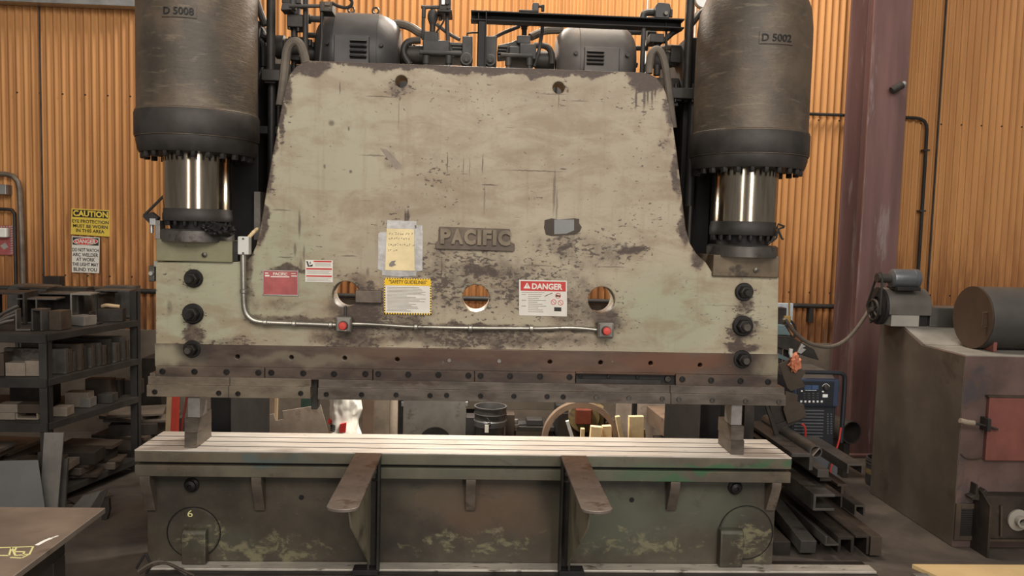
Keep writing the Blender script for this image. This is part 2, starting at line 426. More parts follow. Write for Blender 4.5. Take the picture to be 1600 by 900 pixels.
def ram_mat():
    mt, nt, b = new_mat('ram_paint'); v = coord(nt); wv = warp_(nt, v, 7, .16)
    big = noise_(nt, v, 1.3, 5, .55)
    green = spots_(nt, wv, sp_px([(300, 470, 90, 130, 1), (420, 420, 110, 130, .9), (1050, 490, 110, 80, 1), (480, 230, 150, 120, .45), (1170, 500, 70, 80, .5)], YR))
    c = mix_(nt, step_(nt, big, .3, .7), (.325, .278, .205), (.395, .346, .256))
    c = mix_(nt, math_(nt, 'MULTIPLY', green, .85), c, (.315, .325, .225))
    # brown film in patches and horizontal smears
    film = noise_(nt, scale_(nt, v, (1, 1, 2.2)), 3.2, 8, .68, .4)
    c = mix_(nt, math_(nt, 'MULTIPLY', step_(nt, film, .44, .68), .62), c, (.235, .165, .105))
    drip = noise_(nt, scale_(nt, v, (9, 1, .7)), 2.2, 6, .6)
    c = mix_(nt, math_(nt, 'MULTIPLY', step_(nt, drip, .56, .72), .30), c, (.25, .18, .12))
    # grimy zones, with shadows at the stop buttons painted in
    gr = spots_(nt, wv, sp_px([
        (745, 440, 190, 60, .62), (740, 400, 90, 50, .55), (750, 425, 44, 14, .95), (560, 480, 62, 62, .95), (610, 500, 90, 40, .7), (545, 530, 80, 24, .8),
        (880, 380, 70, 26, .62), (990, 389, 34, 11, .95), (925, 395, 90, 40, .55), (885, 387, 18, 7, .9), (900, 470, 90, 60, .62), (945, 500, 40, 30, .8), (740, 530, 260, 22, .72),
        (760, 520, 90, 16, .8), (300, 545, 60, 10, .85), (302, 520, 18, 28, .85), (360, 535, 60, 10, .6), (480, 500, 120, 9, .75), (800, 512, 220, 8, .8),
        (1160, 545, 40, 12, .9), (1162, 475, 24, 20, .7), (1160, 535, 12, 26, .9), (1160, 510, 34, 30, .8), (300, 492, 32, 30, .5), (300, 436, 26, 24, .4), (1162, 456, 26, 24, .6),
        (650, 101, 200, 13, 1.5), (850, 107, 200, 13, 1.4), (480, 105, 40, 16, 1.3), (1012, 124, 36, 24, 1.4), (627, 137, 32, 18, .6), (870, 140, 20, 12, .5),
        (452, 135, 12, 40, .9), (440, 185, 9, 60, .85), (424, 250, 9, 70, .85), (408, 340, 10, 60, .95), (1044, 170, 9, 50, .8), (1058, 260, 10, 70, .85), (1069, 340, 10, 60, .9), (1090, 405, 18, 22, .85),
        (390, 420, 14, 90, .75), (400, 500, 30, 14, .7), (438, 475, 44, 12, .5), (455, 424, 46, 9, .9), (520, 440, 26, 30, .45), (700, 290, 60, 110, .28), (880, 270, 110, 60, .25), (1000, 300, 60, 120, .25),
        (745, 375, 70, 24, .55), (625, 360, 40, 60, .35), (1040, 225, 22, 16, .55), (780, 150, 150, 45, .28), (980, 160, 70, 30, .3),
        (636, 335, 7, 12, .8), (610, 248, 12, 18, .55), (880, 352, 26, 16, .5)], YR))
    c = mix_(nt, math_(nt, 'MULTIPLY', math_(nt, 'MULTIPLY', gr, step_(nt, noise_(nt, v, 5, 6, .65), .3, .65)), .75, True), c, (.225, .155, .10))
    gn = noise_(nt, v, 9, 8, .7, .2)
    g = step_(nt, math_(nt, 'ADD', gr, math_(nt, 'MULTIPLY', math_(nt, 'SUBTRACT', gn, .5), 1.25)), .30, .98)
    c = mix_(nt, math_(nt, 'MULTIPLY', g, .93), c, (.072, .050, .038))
    # chips: small flecks everywhere, dense in the grimy zones
    ch = noise_(nt, scale_(nt, v, (1, 1, 1.9)), 32, 6, .62, .3)
    t = math_(nt, 'SUBTRACT', ch, math_(nt, 'MULTIPLY', math_(nt, 'SUBTRACT', .74, math_(nt, 'MULTIPLY', gr, .22)), 1))
    t2 = step_(nt, math_(nt, 'ADD', t, math_(nt, 'MULTIPLY', math_(nt, 'SUBTRACT', noise_(nt, v, 3.5, 3), .5), .32)), -.08, -.02)
    c = mix_(nt, math_(nt, 'MULTIPLY', t2, .85), c, (.06, .042, .034))
    sc = noise_(nt, scale_(nt, v, (1.2, 1, 26)), 6, 3, .5)
    c = mix_(nt, math_(nt, 'MULTIPLY', step_(nt, sc, .70, .73), .6), c, (.09, .062, .045))
    sc2 = noise_(nt, scale_(nt, v, (30, 1, 2.0)), 5, 3, .5)
    c = mix_(nt, math_(nt, 'MULTIPLY', step_(nt, sc2, .72, .75), .45), c, (.10, .07, .05))
    fk = step_(nt, math_(nt, 'ADD', noise_(nt, scale_(nt, v, (1, 1, 1.6)), 75, 4, .6), math_(nt, 'MULTIPLY', gr, .10)), .69, .73)
    c = mix_(nt, math_(nt, 'MULTIPLY', fk, .7), c, (.085, .058, .044))
    # single scratches, runs and worn lines
    fine = spots_(nt, warp_(nt, v, 22, .012), sp_px([(994, 153, 2.2, 20, 1), (1007, 150, 2.6, 24, 1), (1012, 150, 2, 14, 1), (1019, 148, 2.2, 18, 1), (1024, 142, 2, 12, 1),
        (835, 267, 52, 1.0, .9), (880, 264, 6, 1.6, .9), (699, 255, 1.1, 18, .9), (724, 260, .9, 17, .7), (734, 262, .9, 17, .6), (754, 256, 1.2, 16, .9), (765, 289, 15, 1.3, .95), (866, 300, 2.6, 38, .7), (870, 320, 2, 30, .6), (757, 310, 1.6, 26, .5),
        (633, 338, 1.4, 12, .9), (638, 338, 1.4, 12, .9), (531, 138, 1.1, 11, .9), (596, 151, 26, 1.1, .85), (585, 243, 20, 1.6, .7), (518, 192, 6, 5, .8), (545, 201, 2, 4, .8), (548, 268, 3, 3, .9), (507, 260, 2, 4, .8),
        (623, 180, 1, 30, .5), (468, 350, 2.4, 22, .8), (461, 390, 2.4, 12, .7), (446, 402, 14, 1.2, .8), (440, 328, 16, 1.4, .7), (475, 395, 2, 14, .6), (545, 400, 14, 1.4, .7), (840, 415, 30, 1.2, .7), (955, 417, 24, 1.2, .7), (873, 155, 1, 16, .7), (880, 165, 5, 1.2, .7), (862, 147, 26, 1, .7), (905, 158, 16, 1, .7),
        (470, 415, 3, 12, .6), (690, 420, 1.4, 22, .6), (1150, 478, 60, 1, .4), (575, 425, 3, 8, .6), (265, 480, 5, 12, .55)], YR))
    c = mix_(nt, math_(nt, 'MULTIPLY', fine, .9), c, (.07, .048, .037))
    nt.links.new(c, b.inputs['Base Color']); b.inputs['Roughness'].default_value = .52; b.inputs['Specular IOR Level'].default_value = .35
    bump_(nt, b, math_(nt, 'SUBTRACT', noise_(nt, v, 20, 5), math_(nt, 'MULTIPLY', t2, .6)), .12, .004)
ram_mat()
def rust_mat():
    mt, nt, b = new_mat('ram_steel'); v = coord(nt)
    c = mix_(nt, step_(nt, noise_(nt, scale_(nt, v, (1, 1, 3)), 3, 7, .62), .32, .68), (.048, .033, .027), (.112, .080, .060))
    r = spots_(nt, warp_(nt, v, 6, .2), sp_px([(1070, 565, 150, 22, .8), (760, 555, 260, 20, .35), (940, 580, 120, 14, .4)], YR))
    c = mix_(nt, r, c, (.135, .058, .03))
    gn = spots_(nt, warp_(nt, v, 8, .16), sp_px([(270, 556, 50, 22, 1), (1200, 570, 26, 24, .7), (470, 560, 120, 10, .3)], YR))
    c = mix_(nt, math_(nt, 'MULTIPLY', gn, .8), c, (.34, .31, .215))
    d = spots_(nt, warp_(nt, v, 8, .1), sp_px([(303, 545, 34, 24, 1), (1160, 560, 36, 32, 1), (600, 595, 700, 5, .5)], YR))
    c = mix_(nt, math_(nt, 'MULTIPLY', d, .9), c, (.04, .03, .025))
    fl = step_(nt, noise_(nt, v, 40, 4, .6), .69, .73)
    c = mix_(nt, math_(nt, 'MULTIPLY', fl, .6), c, (.19, .15, .12))
    nt.links.new(c, b.inputs['Base Color']); b.inputs['Roughness'].default_value = .48; b.inputs['Metallic'].default_value = .35
    bump_(nt, b, noise_(nt, v, 50, 4), .1, .003)
rust_mat()
def bed_mat(key, lo, hi, green):
    mt, nt, b = new_mat(key); v = coord(nt); wv = warp_(nt, v, 6, .2)
    c = mix_(nt, step_(nt, noise_(nt, v, 2.4, 7, .62), .32, .68), lo, hi)
    c = mix_(nt, math_(nt, 'MULTIPLY', spots_(nt, wv, sp_px(green[0], 0.05)), .75), c, (.105, .115, .08))
    c = mix_(nt, math_(nt, 'MULTIPLY', spots_(nt, wv, sp_px(green[1], 0.05)), .85), c, (.035, .115, .05))
    c = mix_(nt, math_(nt, 'MULTIPLY', spots_(nt, wv, sp_px(green[2], 0.05)), .75), c, (.14, .085, .05))
    pn = step_(nt, math_(nt, 'ADD', noise_(nt, scale_(nt, v, (1, 1, 1.6)), 11, 8, .7, .4), spots_(nt, wv, sp_px(green[3], 0.05))), .62, .76)
    c = mix_(nt, math_(nt, 'MULTIPLY', pn, .75), c, (.215, .195, .115))
    fk = step_(nt, noise_(nt, scale_(nt, v, (1, 1, 1.7)), 34, 5, .65), .66, .74)
    c = mix_(nt, math_(nt, 'MULTIPLY', fk, .45), c, (.17, .15, .10))
    dk = step_(nt, noise_(nt, scale_(nt, v, (1, 1, 1.5)), 5, 8, .7, .4), .56, .70)
    c = mix_(nt, math_(nt, 'MULTIPLY', dk, .6), c, (.038, .032, .026))
    if len(green) > 4:
        c = mix_(nt, math_(nt, 'MULTIPLY', spots_(nt, wv, sp_px(green[4], 0.05)), .6), c, (.06, .11, .115))
    nt.links.new(c, b.inputs['Base Color']); b.inputs['Roughness'].default_value = .5; b.inputs['Metallic'].default_value = .15
    bump_(nt, b, noise_(nt, v, 28, 5), .15, .004)
bed_mat('bed_paint', (.038, .032, .024), (.082, .068, .048), [[(960, 820, 110, 60, .9), (1100, 800, 90, 40, .8), (680, 770, 60, 50, .3), (350, 850, 60, 30, .4)], [(0, 0, 1, 1, 0)], [(760, 800, 110, 50, .7), (690, 790, 60, 40, .5), (830, 820, 50, 30, .5)],
        [(420, 865, 130, 30, .17), (330, 850, 90, 40, .10), (740, 855, 140, 30, .14), (1010, 855, 110, 30, .16), (1180, 850, 50, 40, .16)]])
bed_mat('bed_rail_paint', (.075, .064, .046), (.145, .122, .085), [[(700, 720, 230, 30, .6), (950, 730, 120, 30, .8), (400, 725, 120, 14, .3)], [(1110, 727, 55, 9, 1), (1180, 722, 30, 8, .9), (1050, 748, 40, 8, .9), (1010, 735, 60, 14, .5), (1225, 726, 14, 8, .9)],
        [(280, 715, 60, 14, .3), (1200, 745, 40, 12, .3)], [(0, 0, 1, 1, 0)], [(420, 716, 40, 9, 1), (395, 712, 16, 8, 1), (470, 718, 60, 7, .5)]])
def bed_top_mat():
    mt, nt, b = new_mat('bed_top_steel'); v = coord(nt)
    c = mix_(nt, step_(nt, noise_(nt, scale_(nt, v, (1, 9, 1)), 4, 6, .6), .3, .7), (.46, .415, .365), (.63, .585, .53))
    c = mix_(nt, math_(nt, 'MULTIPLY', step_(nt, noise_(nt, v, 16, 6, .65), .62, .7), .5), c, (.30, .25, .20))
    nt.links.new(c, b.inputs['Base Color']); b.inputs['Roughness'].default_value = .38; b.inputs['Metallic'].default_value = .2
bed_top_mat()
# ------------------------------------------------------------------ setting
YW = 3.1                                             # inner face of the back wall
def struct(mb, name, mat, bev=0, smooth=True): return tag(mb.build(name, mat, None, bev, smooth), kind='structure')
fl = MB(); fl.box(-8, 8, -7, YW+.3, -.1, 0); struct(fl, 'floor', 'shop_floor')
Z_SILL = PY(1275, 536, YW).z
sw = MB(); sw.box(-8, 8, YW-.03, YW+.25, 0, Z_SILL); struct(sw, 'wall_base', 'concrete_wall')
wl = MB()
per = .068; n = int(15.6/per)*8; ztop = 6.0
def corr(x): return YW+.0155 + .0145*math.cos(2*PI*x/per)
for za, zb in ((Z_SILL-.03, ztop),):
    prev = None
    for i in range(n+1):
        x = -7.8+i*per/8
        y = corr(x)
        cur = [wl.bm.verts.new((x, y, za)), wl.bm.verts.new((x, y, zb)), wl.bm.verts.new((x, y+.004, zb)), wl.bm.verts.new((x, y+.004, za))]
        if prev:
            for k in range(4): wl._f([prev[k], cur[k], cur[(k+1) % 4], prev[(k+1) % 4]])
        prev = cur
wl.mi = 1                                            # sheet screws in their rows
for zrow in (PY(100, 147, YW).z, PY(100, 430, YW).z):
    x = -7.78
    while x < 7.7:
        xs = round(x/per)*per+per/2
        wl.cyl((xs, corr(xs)+.004, zrow), (xs, corr(xs)-.006, zrow), .0075, 8); x += .204
tag(wl.build('wall_back', ['corrugated_orange', 'rubber']), kind='structure')
# sheet laps, the upper girt and the wall pipe
def strip(name, x0, y0, x1, y1, wd, mat, Y=YW-.004):
    a, b2 = PY(x0, y0, Y), PY(x1, y1, Y); xa = (a.x+b2.x)/2
    m_ = MB(); m_.box(xa-wd/2, xa+wd/2, Y-.004, Y+.006, Z_SILL, ztop); struct(m_, name, mat)
strip('trim_1', 61, 10, 68, 425, .012, 'pipe_dark'); strip('trim_2', 1473, 100, 1457, 330, .014, 'pipe_dark')
strip('trim_3', 1012, 8, 1011, 12, .012, 'galvanised'); strip('trim_4', 1086, 30, 1085, 60, .012, 'galvanised')
a, b2 = PY(0, -1, YW-.12), PY(0, 10, YW-.12)
g = MB(); g.box(-7.8, PY(219, 5, YW-.12).x, YW-.14, YW-.01, PY(110, 6, YW-.14).z, PY(110, -14, YW-.14).z); struct(g, 'trim_5', 'galvanised', .004)

def wall_pipe(name, pts, r, mat, label, cat, clips=()):
    mb = MB(); mb.tube(pts, r, 10); o = mb.thing(name, mat, label, cat)
    return o
zc = PY(720, 466, YW-.05).z
t = empty('wall_pipe', (0, YW-.05, zc), 'long dark horizontal pipe along the corrugated wall, seen behind the press and through its holes', 'pipe')
MB().tube([(-4.9, YW-.05, zc), (PY(1334, 478, YW-.05).x, YW-.05, zc)], .024, 12).build('tube', 'rack_paint', t)
for x in (PY(1267, 480, YW-.05).x, PY(150, 455, YW-.05).x):
    MB().box(x-.02, x+.02, YW-.075, YW+.004, zc-.16, zc-.02).build('bracket', 'rack_paint', t, .003)
for x in (PY(540, 455, YW-.05).x, PY(940, 465, YW-.05).x):
    MB().box(x-.3, x+.3, YW-.03, YW+.004, zc-.10, zc-.03).build('cleat', 'scrap_brown', t, .003)
Yc = YW-.04
p0, p1 = PY(1230, 177, Yc), PY(1436, 184, Yc); zz = (p0.z+p1.z)/2
t = empty('electrical_conduit', (p1.x, Yc, zz), 'black conduit running behind the purple column then bending down the orange wall', 'conduit')
MB().tube([(p0.x, Yc, zz), (p1.x-.05, Yc, zz), (p1.x+.03, Yc, zz-.012), (p1.x+.075, Yc, zz-.05), (p1.x+.09, Yc, zz-.13), (p1.x+.09, Yc, PY(1452, 432, Yc).z)], .0155, 10, 1).build('tube', 'rubber', t)
for py in (235, 330): 
    q = PY(1452, py, Yc); MB().box(p1.x+.06, p1.x+.12, Yc-.02, YW, q.z-.008, q.z+.008).build('strap', 'pipe_dark', t)
# building column (W-section), with the lamp bracket bolted to its flange
pc = PY(1375, 225, YW-.45); cx = pc.x
c0 = empty('steel_column', (cx, YW-.3, 0), 'purple-brown painted steel H-column standing against the corrugated wall', 'column')
cw = .175; cm = MB()
cm.prism([(cx-cw, YW-.54, 0), (cx+cw, YW-.54, 0), (cx+cw, YW-.515, 0), (cx+.01, YW-.515, 0), (cx+.01, YW-.115, 0), (cx+cw, YW-.115, 0), (cx+cw, YW-.09, 0), (cx-cw, YW-.09, 0), (cx-cw, YW-.115, 0), (cx-.01, YW-.115, 0), (cx-.01, YW-.515, 0), (cx-cw, YW-.515, 0)], (0, 0, ztop))
cm.build('shaft', 'column_paint', c0, .003)
MB().box(cx-.23, cx+.23, YW-.60, YW-.05, 0, .03).build('base_plate', 'column_paint', c0, .004)
q = PY(1398, 138, YW-.56)
h = MB(); h.cyl(q+Vector((0, .04, 0)), q+Vector((0, -.03, 0)), .03, 14); h.build('socket', 'dark_iron', c0, .003)
MB().cyl(q+Vector((-.05, -.04, -.03)), q+Vector((.045, -.04, .025)), .034, 14).build('clamp', 'dark_iron', c0, .003); MB().cyl(q+Vector((.045, -.04, .025)), q+Vector((.07, -.04, .04)), .024, 14).build('clamp_end', 'galvanised', c0, .003)

# ------------------------------------------------------------------ the press
press = empty('press_brake', (0, .3, 0), 'huge green-grey hydraulic press brake with two cylinders, ram plate and long bed', 'press brake')
BASE[press] = Vector((0, .3, 0))
YB = .12+.17                                         # back of the ram plate
def xz(px, py, Y=YR): p = PY(px, py, Y); return (p.x, p.z)
def arc_pts(pts): return [xz(*p) for p in pts]
outline = [(243, 545), (243, 409), (366, 409), (384, 408), (393, 398), (400, 384), (406, 360), (412, 322), (425, 245), (437, 182), (446, 135), (451, 119), (460, 106), (471, 98), (484, 94.5),
           (1002, 113), (1015, 115), (1027, 122), (1036, 134), (1043, 152), (1050, 185), (1058, 240), (1067, 318), (1072, 358), (1078, 380), (1088, 396), (1103, 410), (1112, 424), (1120, 431), (1217, 431), (1215, 560)]
holes = [circ(xz(627, 127), .034), circ(xz(873, 137), .034), circ(xz(540, 460), .076, 40), circ(xz(743.5, 466), .078, 40), circ(xz(940, 469), .078, 40)]
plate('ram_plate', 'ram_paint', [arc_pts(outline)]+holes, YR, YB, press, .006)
# lower ram beam, its rear edge flush with the plate
zl0 = PY(730, 582, YR).z; zl1 = (PY(243, 536, YR).z+PY(1215, 553, YR).z)/2
seamL, seamR = PY(243, 537, YR-.012), PY(1215, 554, YR-.012)
lo_out = [(PY(243, 560, YR).x, seamL.z), (PY(1215, 560, YR).x, seamR.z), (PY(1214, 590, YR).x, PY(1214, 590, YR).z), (PY(243, 572, YR).x, PY(243, 572, YR).z)]
small = [(372, 557), (456, 558), (539, 559), (621, 561), (859, 565), (938, 566), (1016, 567), (1093, 570)]
plate('ram_beam', 'ram_steel', [lo_out]+[circ(xz(x, y), .0125, 14) for x, y in small], YR-.012, YB, press, .004)
for x, y in ((702, 563), (780, 564)):
    p = PY(x, y, YR-.012); MB().cyl(p+Vector((0, .01, 0)), p+Vector((0, -.006, 0)), .011, 12).build('plug', 'steel_plain', press)
# clamp bar segments with their socket screws
Y1 = YR-.035
def row_line(x): return 571.5+ (x-243)*(587-571.5)/972
def row_line2(x): return 589.5+(x-243)*(606-589.5)/972
for k, (xa, xb) in enumerate(((243, 413), (414, 582), (583, 741), (742, 899), (1056, 1215))):
    mb = MB(); mb.prism([PY(xa, row_line(xa)+.3, Y1), PY(xb, row_line(xb)+.3, Y1), PY(xb, row_line2(xb), Y1), PY(xa, row_line2(xa), Y1)], (0, .05, 0))
    mb.build('clamp_bar', 'ram_steel', press, .003)
mb = MB(); ra, rb = 900, 1055
mb.prism([PY(ra, row_line(ra)-.5, Y1), PY(rb, row_line(rb)-.5, Y1), PY(rb, row_line(rb)+1.5, Y1), PY(ra, row_line(ra)+1.5, Y1)], (0, .05, 0))
mb.prism([PY(ra, row_line2(ra)-2, Y1), PY(rb, row_line2(rb)-2, Y1), PY(rb, row_line2(rb)-.2, Y1), PY(ra, row_line2(ra)-.2, Y1)], (0, .05, 0))
sf = mb.build('slot_frame', 'ram_steel', press, .002)
mb = MB(); mb.prism([PY(ra, row_line(ra)+1, Y1+.03), PY(rb, row_line(rb)+1, Y1+.03), PY(rb, row_line2(rb)-1, Y1+.03), PY(ra, row_line2(ra)-1, Y1+.03)], (0, .04, 0))
mb.build('slot_back', 'mount_black', press)
mb = MB(); mb.prism([PY(ra, row_line(ra)+10, Y1+.015), PY(rb-22, row_line(rb-22)+10, Y1+.015), PY(rb-22, row_line2(rb-22)-1, Y1+.015), PY(ra, row_line2(ra)-1, Y1+.015)], (0, .02, 0))
mb.build('slot_bar', 'dark_iron', press, .002)
def socket(px, py, Y, r, name='socket_screw', mat='bolt_black', ring=True):
    p = PY(px, py, Y); k = r*mpp(p); mb = MB()
    mb.lathe([(k, -.006), (k, .007), (k*.88, .009), (k*.6, .009), (k*.52, .002), (0, .002)], p, (0, -1, 0), 14)
    return mb.build(name, mat, press)
for x, y in ((254, 580), (304, 580.5), (354, 581), (404, 582), (424, 582), (474, 583), (522, 584), (571, 584), (591, 584), (638, 585), (685, 585.5), (732, 586.5), (751, 587), (797, 587.5), (844, 588), (890, 589), (1066, 592.5), (1111, 594), (1157, 595), (1200, 596.5)):
    socket(x, y, Y1, 4.6)
socket(1043, 592, Y1+.02, 4.6, mat='bolt_worn')
for x, y in ((907, 587), (951, 588), (996, 589)): socket(x, y, Y1+.03, 3, mat='bolt_black')
# upper tool holders
Y2 = YR-.065
holders = [((229, 589), (357, 591), (357, 621.5), (229, 619.5), 600, 'tool_tan'), ((357.6, 591), (485, 593), (485, 623), (357.6, 621.5), 602, 'tool_tan'),
           ((496.5, 594), (1048, 603), (1048, 631.5), (496.5, 624), 603.5, 'tool_steel'), ((1048.6, 603), (1228, 606.5), (1228, 634.5), (1048.6, 631.5), 613.5, 'tool_steel')]
for a, b2, c, d, ms, mt in holders:
    h = MB(); f1 = .40
    pa, pb, pc2, pd = [PY(*q, Y2) for q in (a, b2, c, d)]
    ma, mb_ = pa.lerp(pd, f1), pb.lerp(pc2, f1); ds = Vector((0, .018, 0)); D = Vector((0, .155, 0))
    sec = [pa+ds, ma+ds, ma, pd, pd+D, pa+D]; sec2 = [pb+ds, mb_+ds, mb_, pc2, pc2+D, pb+D]
    A = [h.bm.verts.new(q) for q in sec]; B = [h.bm.verts.new(q) for q in sec2]
    h._f(A); h._f(B[::-1])
    for i in range(6): h._f([A[i], A[(i+1) % 6], B[(i+1) % 6], B[i]])
    h.build('tool_holder', mt, press, .002)
for x, y in ((242, 612), (342, 614), (372, 615), (470, 614.5), (510, 616), (565, 616.5), (619, 617), (672, 618), (698, 617.5), (751, 618.5), (803, 619), (855, 619.5), (880, 620), (932, 621), (983, 622), (1035, 623), (1061, 624), (1113, 625.5), (1165, 626.5), (1217, 627.5)):
    socket(x, y, Y2, 4.0, 'holder_screw', 'bolt_worn' if x > 900 else 'bolt_black')
mb = MB(); mb.bpx(486, 592, 496, 640, YR+.02, YR+.1); mb.build('end_stop', 'dark_iron', press, .004)
MB().bpx(234, 583, 243, 590, YR-.04, YR+.05).build('end_tab', 'steel_brown', press, .002)
# shoulder bolts
def big_bolt(px, py, r, worn=False):
    p = PY(px, py, YR); k = r*mpp(p); nm = MB()
    nm.lathe([(k*1.15, -.005), (k*1.15, .012), (k*1.05, .016), (k*1.0, .016)], p, (0, -1, 0), 28)
    o = nm.build('washer', 'bolt_black', press)
    nb = MB(); nb.hexn(p+Vector((0, -.014, 0)), (0, -1, 0), k*.82, .042); nb.build('nut', 'bolt_black', o, .003)
    ns = MB(); ns.lathe([(k*.45, 0), (k*.45, .03), (k*.38, .036), (k*.08, .036)], p+Vector((0, -.05, 0)), (0, -1, 0), 18)
    ns.build('stud', 'bolt_worn' if worn else 'bolt_black', o)
for q in ((303, 435, 12.5), (302, 490, 14), (301, 545, 12, True), (1162, 456, 12.5), (1160, 509, 14, True), (1159, 561, 12.5, True)): big_bolt(*q)
# ---- cylinders
def cylinder(xl, xr, y, tab, ch, top):
    YC = .22
    pL, pR = PY(xl, y, YC), PY(xr, y, YC); cx = (pL.x+pR.x)/2; R = (pR.x-pL.x)/2*.985; xm = (xl+xr)/2
    Z = lambda py: PY(xm, py, YC).z
    b, bb, rb, ct, c0, c1, c2, capz, blk0, blk1 = [Z(v) for v in tab]
    c = MB(); prof = [(R*1.0, bb), (R*1.0, b), (R*.985, b+.004), (R*.975, b+.02), (R*.972, b+.7)]
    if top: prof = prof[:-1]+[(R*.972, Z(85)), (R*.965, Z(50)), (R*.93, Z(22)), (R*.83, Z(-2)), (R*.6, Z(-16)), (0, Z(-20))]
    else: prof = prof[:-1]+[(R*.972, Z(-60)), (R*.9, Z(-120)), (R*.6, Z(-140)), (0, Z(-142))]
    c.lathe(prof, (cx, YC, 0), (0, 0, 1), 72, cap=False)
    body = c.build('hydraulic_cylinder', 'cylinder_iron', press)
    MB().lathe([(R*.995, bb), (R*1.012, bb+.01), (R*1.012, b-.012), (R*.99, b)], (cx, YC, 0), (0, 0, 1), 72).build('collar_band', 'dark_iron', body)
    MB().lathe([(R*.5, rb-.02), (R*.93, rb-.02), (R*.955, rb-.005), (R*.985, bb-.02), (R*.985, bb-.001), (R*.6, bb-.001)], (cx, YC, 0), (0, 0, 1), 72).build('gland_ring', 'dark_iron', body)
    for i in range(24):
        a = 2*PI*i/24; p = Vector((cx+R*.87*math.cos(a), YC+R*.87*math.sin(a), rb-.018))
        MB().hexn(p, (0, 0, -1), .019, .032).build('gland_bolt', 'bolt_black', body)
    rr = (PY(ch[1], 300, YC).x-PY(ch[0], 300, YC).x)/2*.99; cx2 = (PY(ch[1], 300, YC).x+PY(ch[0], 300, YC).x)/2
    p_ = MB(); p_.lathe([(rr, c0), (rr, rb+.05)], (cx2, YC, 0), (0, 0, 1), 64); pis = p_.build('piston_rod', 'chrome', press)
    MB().lathe([(rr*.7, c1), (rr*1.0, c1), (rr*1.02, c1+.006), (rr*1.02, c0-.03), (rr*1.0, c0-.02), (rr*1.0, c0), (rr*.7, c0)], (cx2, YC, 0), (0, 0, 1), 64).build('rod_collar', 'dark_iron', pis)
    MB().lathe([(rr*.78, c2-.012), (rr*.84, c1)], (cx2, YC, 0), (0, 0, 1), 40).build('rod_neck', 'black_oily', pis)
    for i in range(18):
        a = 2*PI*i/18+.1; MB().hexn((cx2+rr*.9*math.cos(a), YC+rr*.9*math.sin(a), c1), (0, 0, -1), .014, (c1-c2)*.6).build('collar_bolt', 'bolt_black', pis)
    return cx, R, YC, cx2, rr, (capz, blk0, blk1)
L = cylinder(216, 403, 180, (180, 220, 238, 238, 327, 346, 358, 357, 375, 409), (257.5, 361), False)
Rr = cylinder(1081, 1259, 215, (212, 248, 262, 262, 347, 368, 382, 381, 400, 431), (1113.5, 1212.5), True)
def pedestal(tab, x0, x1, cx, rr, mat, ypx):
    capz, b0, b1 = tab
    m1 = MB(); m1.box(PY(x0, ypx, YR-.02).x, PY(x1, ypx, YR-.02).x, YR-.02, YR+.30, PY((x0+x1)/2, ypx+17, YR-.02).z, PY((x0+x1)/2, ypx-17, YR-.02).z)
    o = m1.build('rod_pedestal', mat, press, .006)
    z = PY((x0+x1)/2, ypx-17, YR-.02).z
    MB().lathe([(rr*1.08, z-.01), (rr*1.08, z+.05), (rr*1.0, z+.06), (0, z+.06)], (cx, .22, 0), (0, 0, 1), 48).build('pivot_seat', 'scrap_steel', o)
    MB().lathe([(rr*.62, z+.05), (rr*.62, z+.13)], (cx, .22, 0), (0, 0, 1), 32).build('pivot', 'black_oily', o)
    MB().lathe([(.014, 0), (.014, .012), (0, .016)], PY(x0+(x1-x0)*.64, ypx+6, YR-.02), (0, -1, 0), 12).build('plug', 'bolt_worn', o)
    return o
pl = pedestal(L[5], 243, 363, L[3], L[4], 'box_green', 392)
pr = pedestal(Rr[5], 1114, 1218, Rr[3], Rr[4], 'box_brown', 416)
MB().bpx(358, 377, 372, 409, YR+.0, YR+.28).build('pedestal_stop', 'dark_iron', press, .004)
# cast numbers on the cylinders, wrapped on the curve
def cast_number(s, px0, px1, py, hpx, c):
    cx, R, YC = c[0], c[1]*.972, c[2]
    def ang(px):
        r = ray(px, py); o = CAM-Vector((cx, YC, CAM.z)); A = r.x**2+r.y**2; B = o.x*r.x+o.y*r.y; C_ = o.x**2+o.y**2-R*R
        t = (-B-math.sqrt(B*B-A*C_))/A; p = CAM+r*t; return math.atan2(p.x-cx, -(p.y-YC)), p
    a0, _ = ang(px0); a1, p = ang(px1); am, pm = ang((px0+px1)/2); hh = hpx*mpp(pm)
    def wrap(me, lift):
        for v in me.vertices:
            a = am+v.co.x/R; r = R+lift+v.co.z
            v.co = Vector((cx+r*math.sin(a), YC-r*math.cos(a), pm.z+v.co.y)) - BASE[press]
        return me
    wd = (a1-a0)*R
    bm = bmesh.new(); nx = 14
    for zz in (-.006, .006):
        for k in range(nx+1):
            for yy in (-.8, .8): bm.verts.new((-wd*.56+wd*1.12*k/nx, hh*yy, zz))
    bm.verts.ensure_lookup_table(); V = bm.verts; N = 2*(nx+1)
    for k in range(nx):
        i = 2*k
        bm.faces.new((V[N+i], V[N+i+2], V[N+i+3], V[N+i+1])); bm.faces.new((V[i], V[i+1], V[i+3], V[i+2]))
        bm.faces.new((V[i], V[i+2], V[N+i+2], V[N+i])); bm.faces.new((V[i+1], V[N+i+1], V[N+i+3], V[i+3]))
    bm.faces.new((V[0], V[N], V[N+1], V[1])); bm.faces.new((V[2*nx], V[2*nx+1], V[N+2*nx+1], V[N+2*nx]))
    me = bpy.data.meshes.new('pad'); bm.to_mesh(me); bm.free()
    pad = link_mesh('number_plate', wrap(me, 0), 'cylinder_iron', press, 0, True, None, BASE[press])
    link_mesh('lettering', wrap(text_me(s, wd*.96, hh*.95, .004, .012), .007), 'mount_black', pad, 0, False, None, BASE[press])
cast_number('D 5008', 255, 303, 17, 12, L)
cast_number('D 5002', 1191, 1237, 59, 12, Rr)
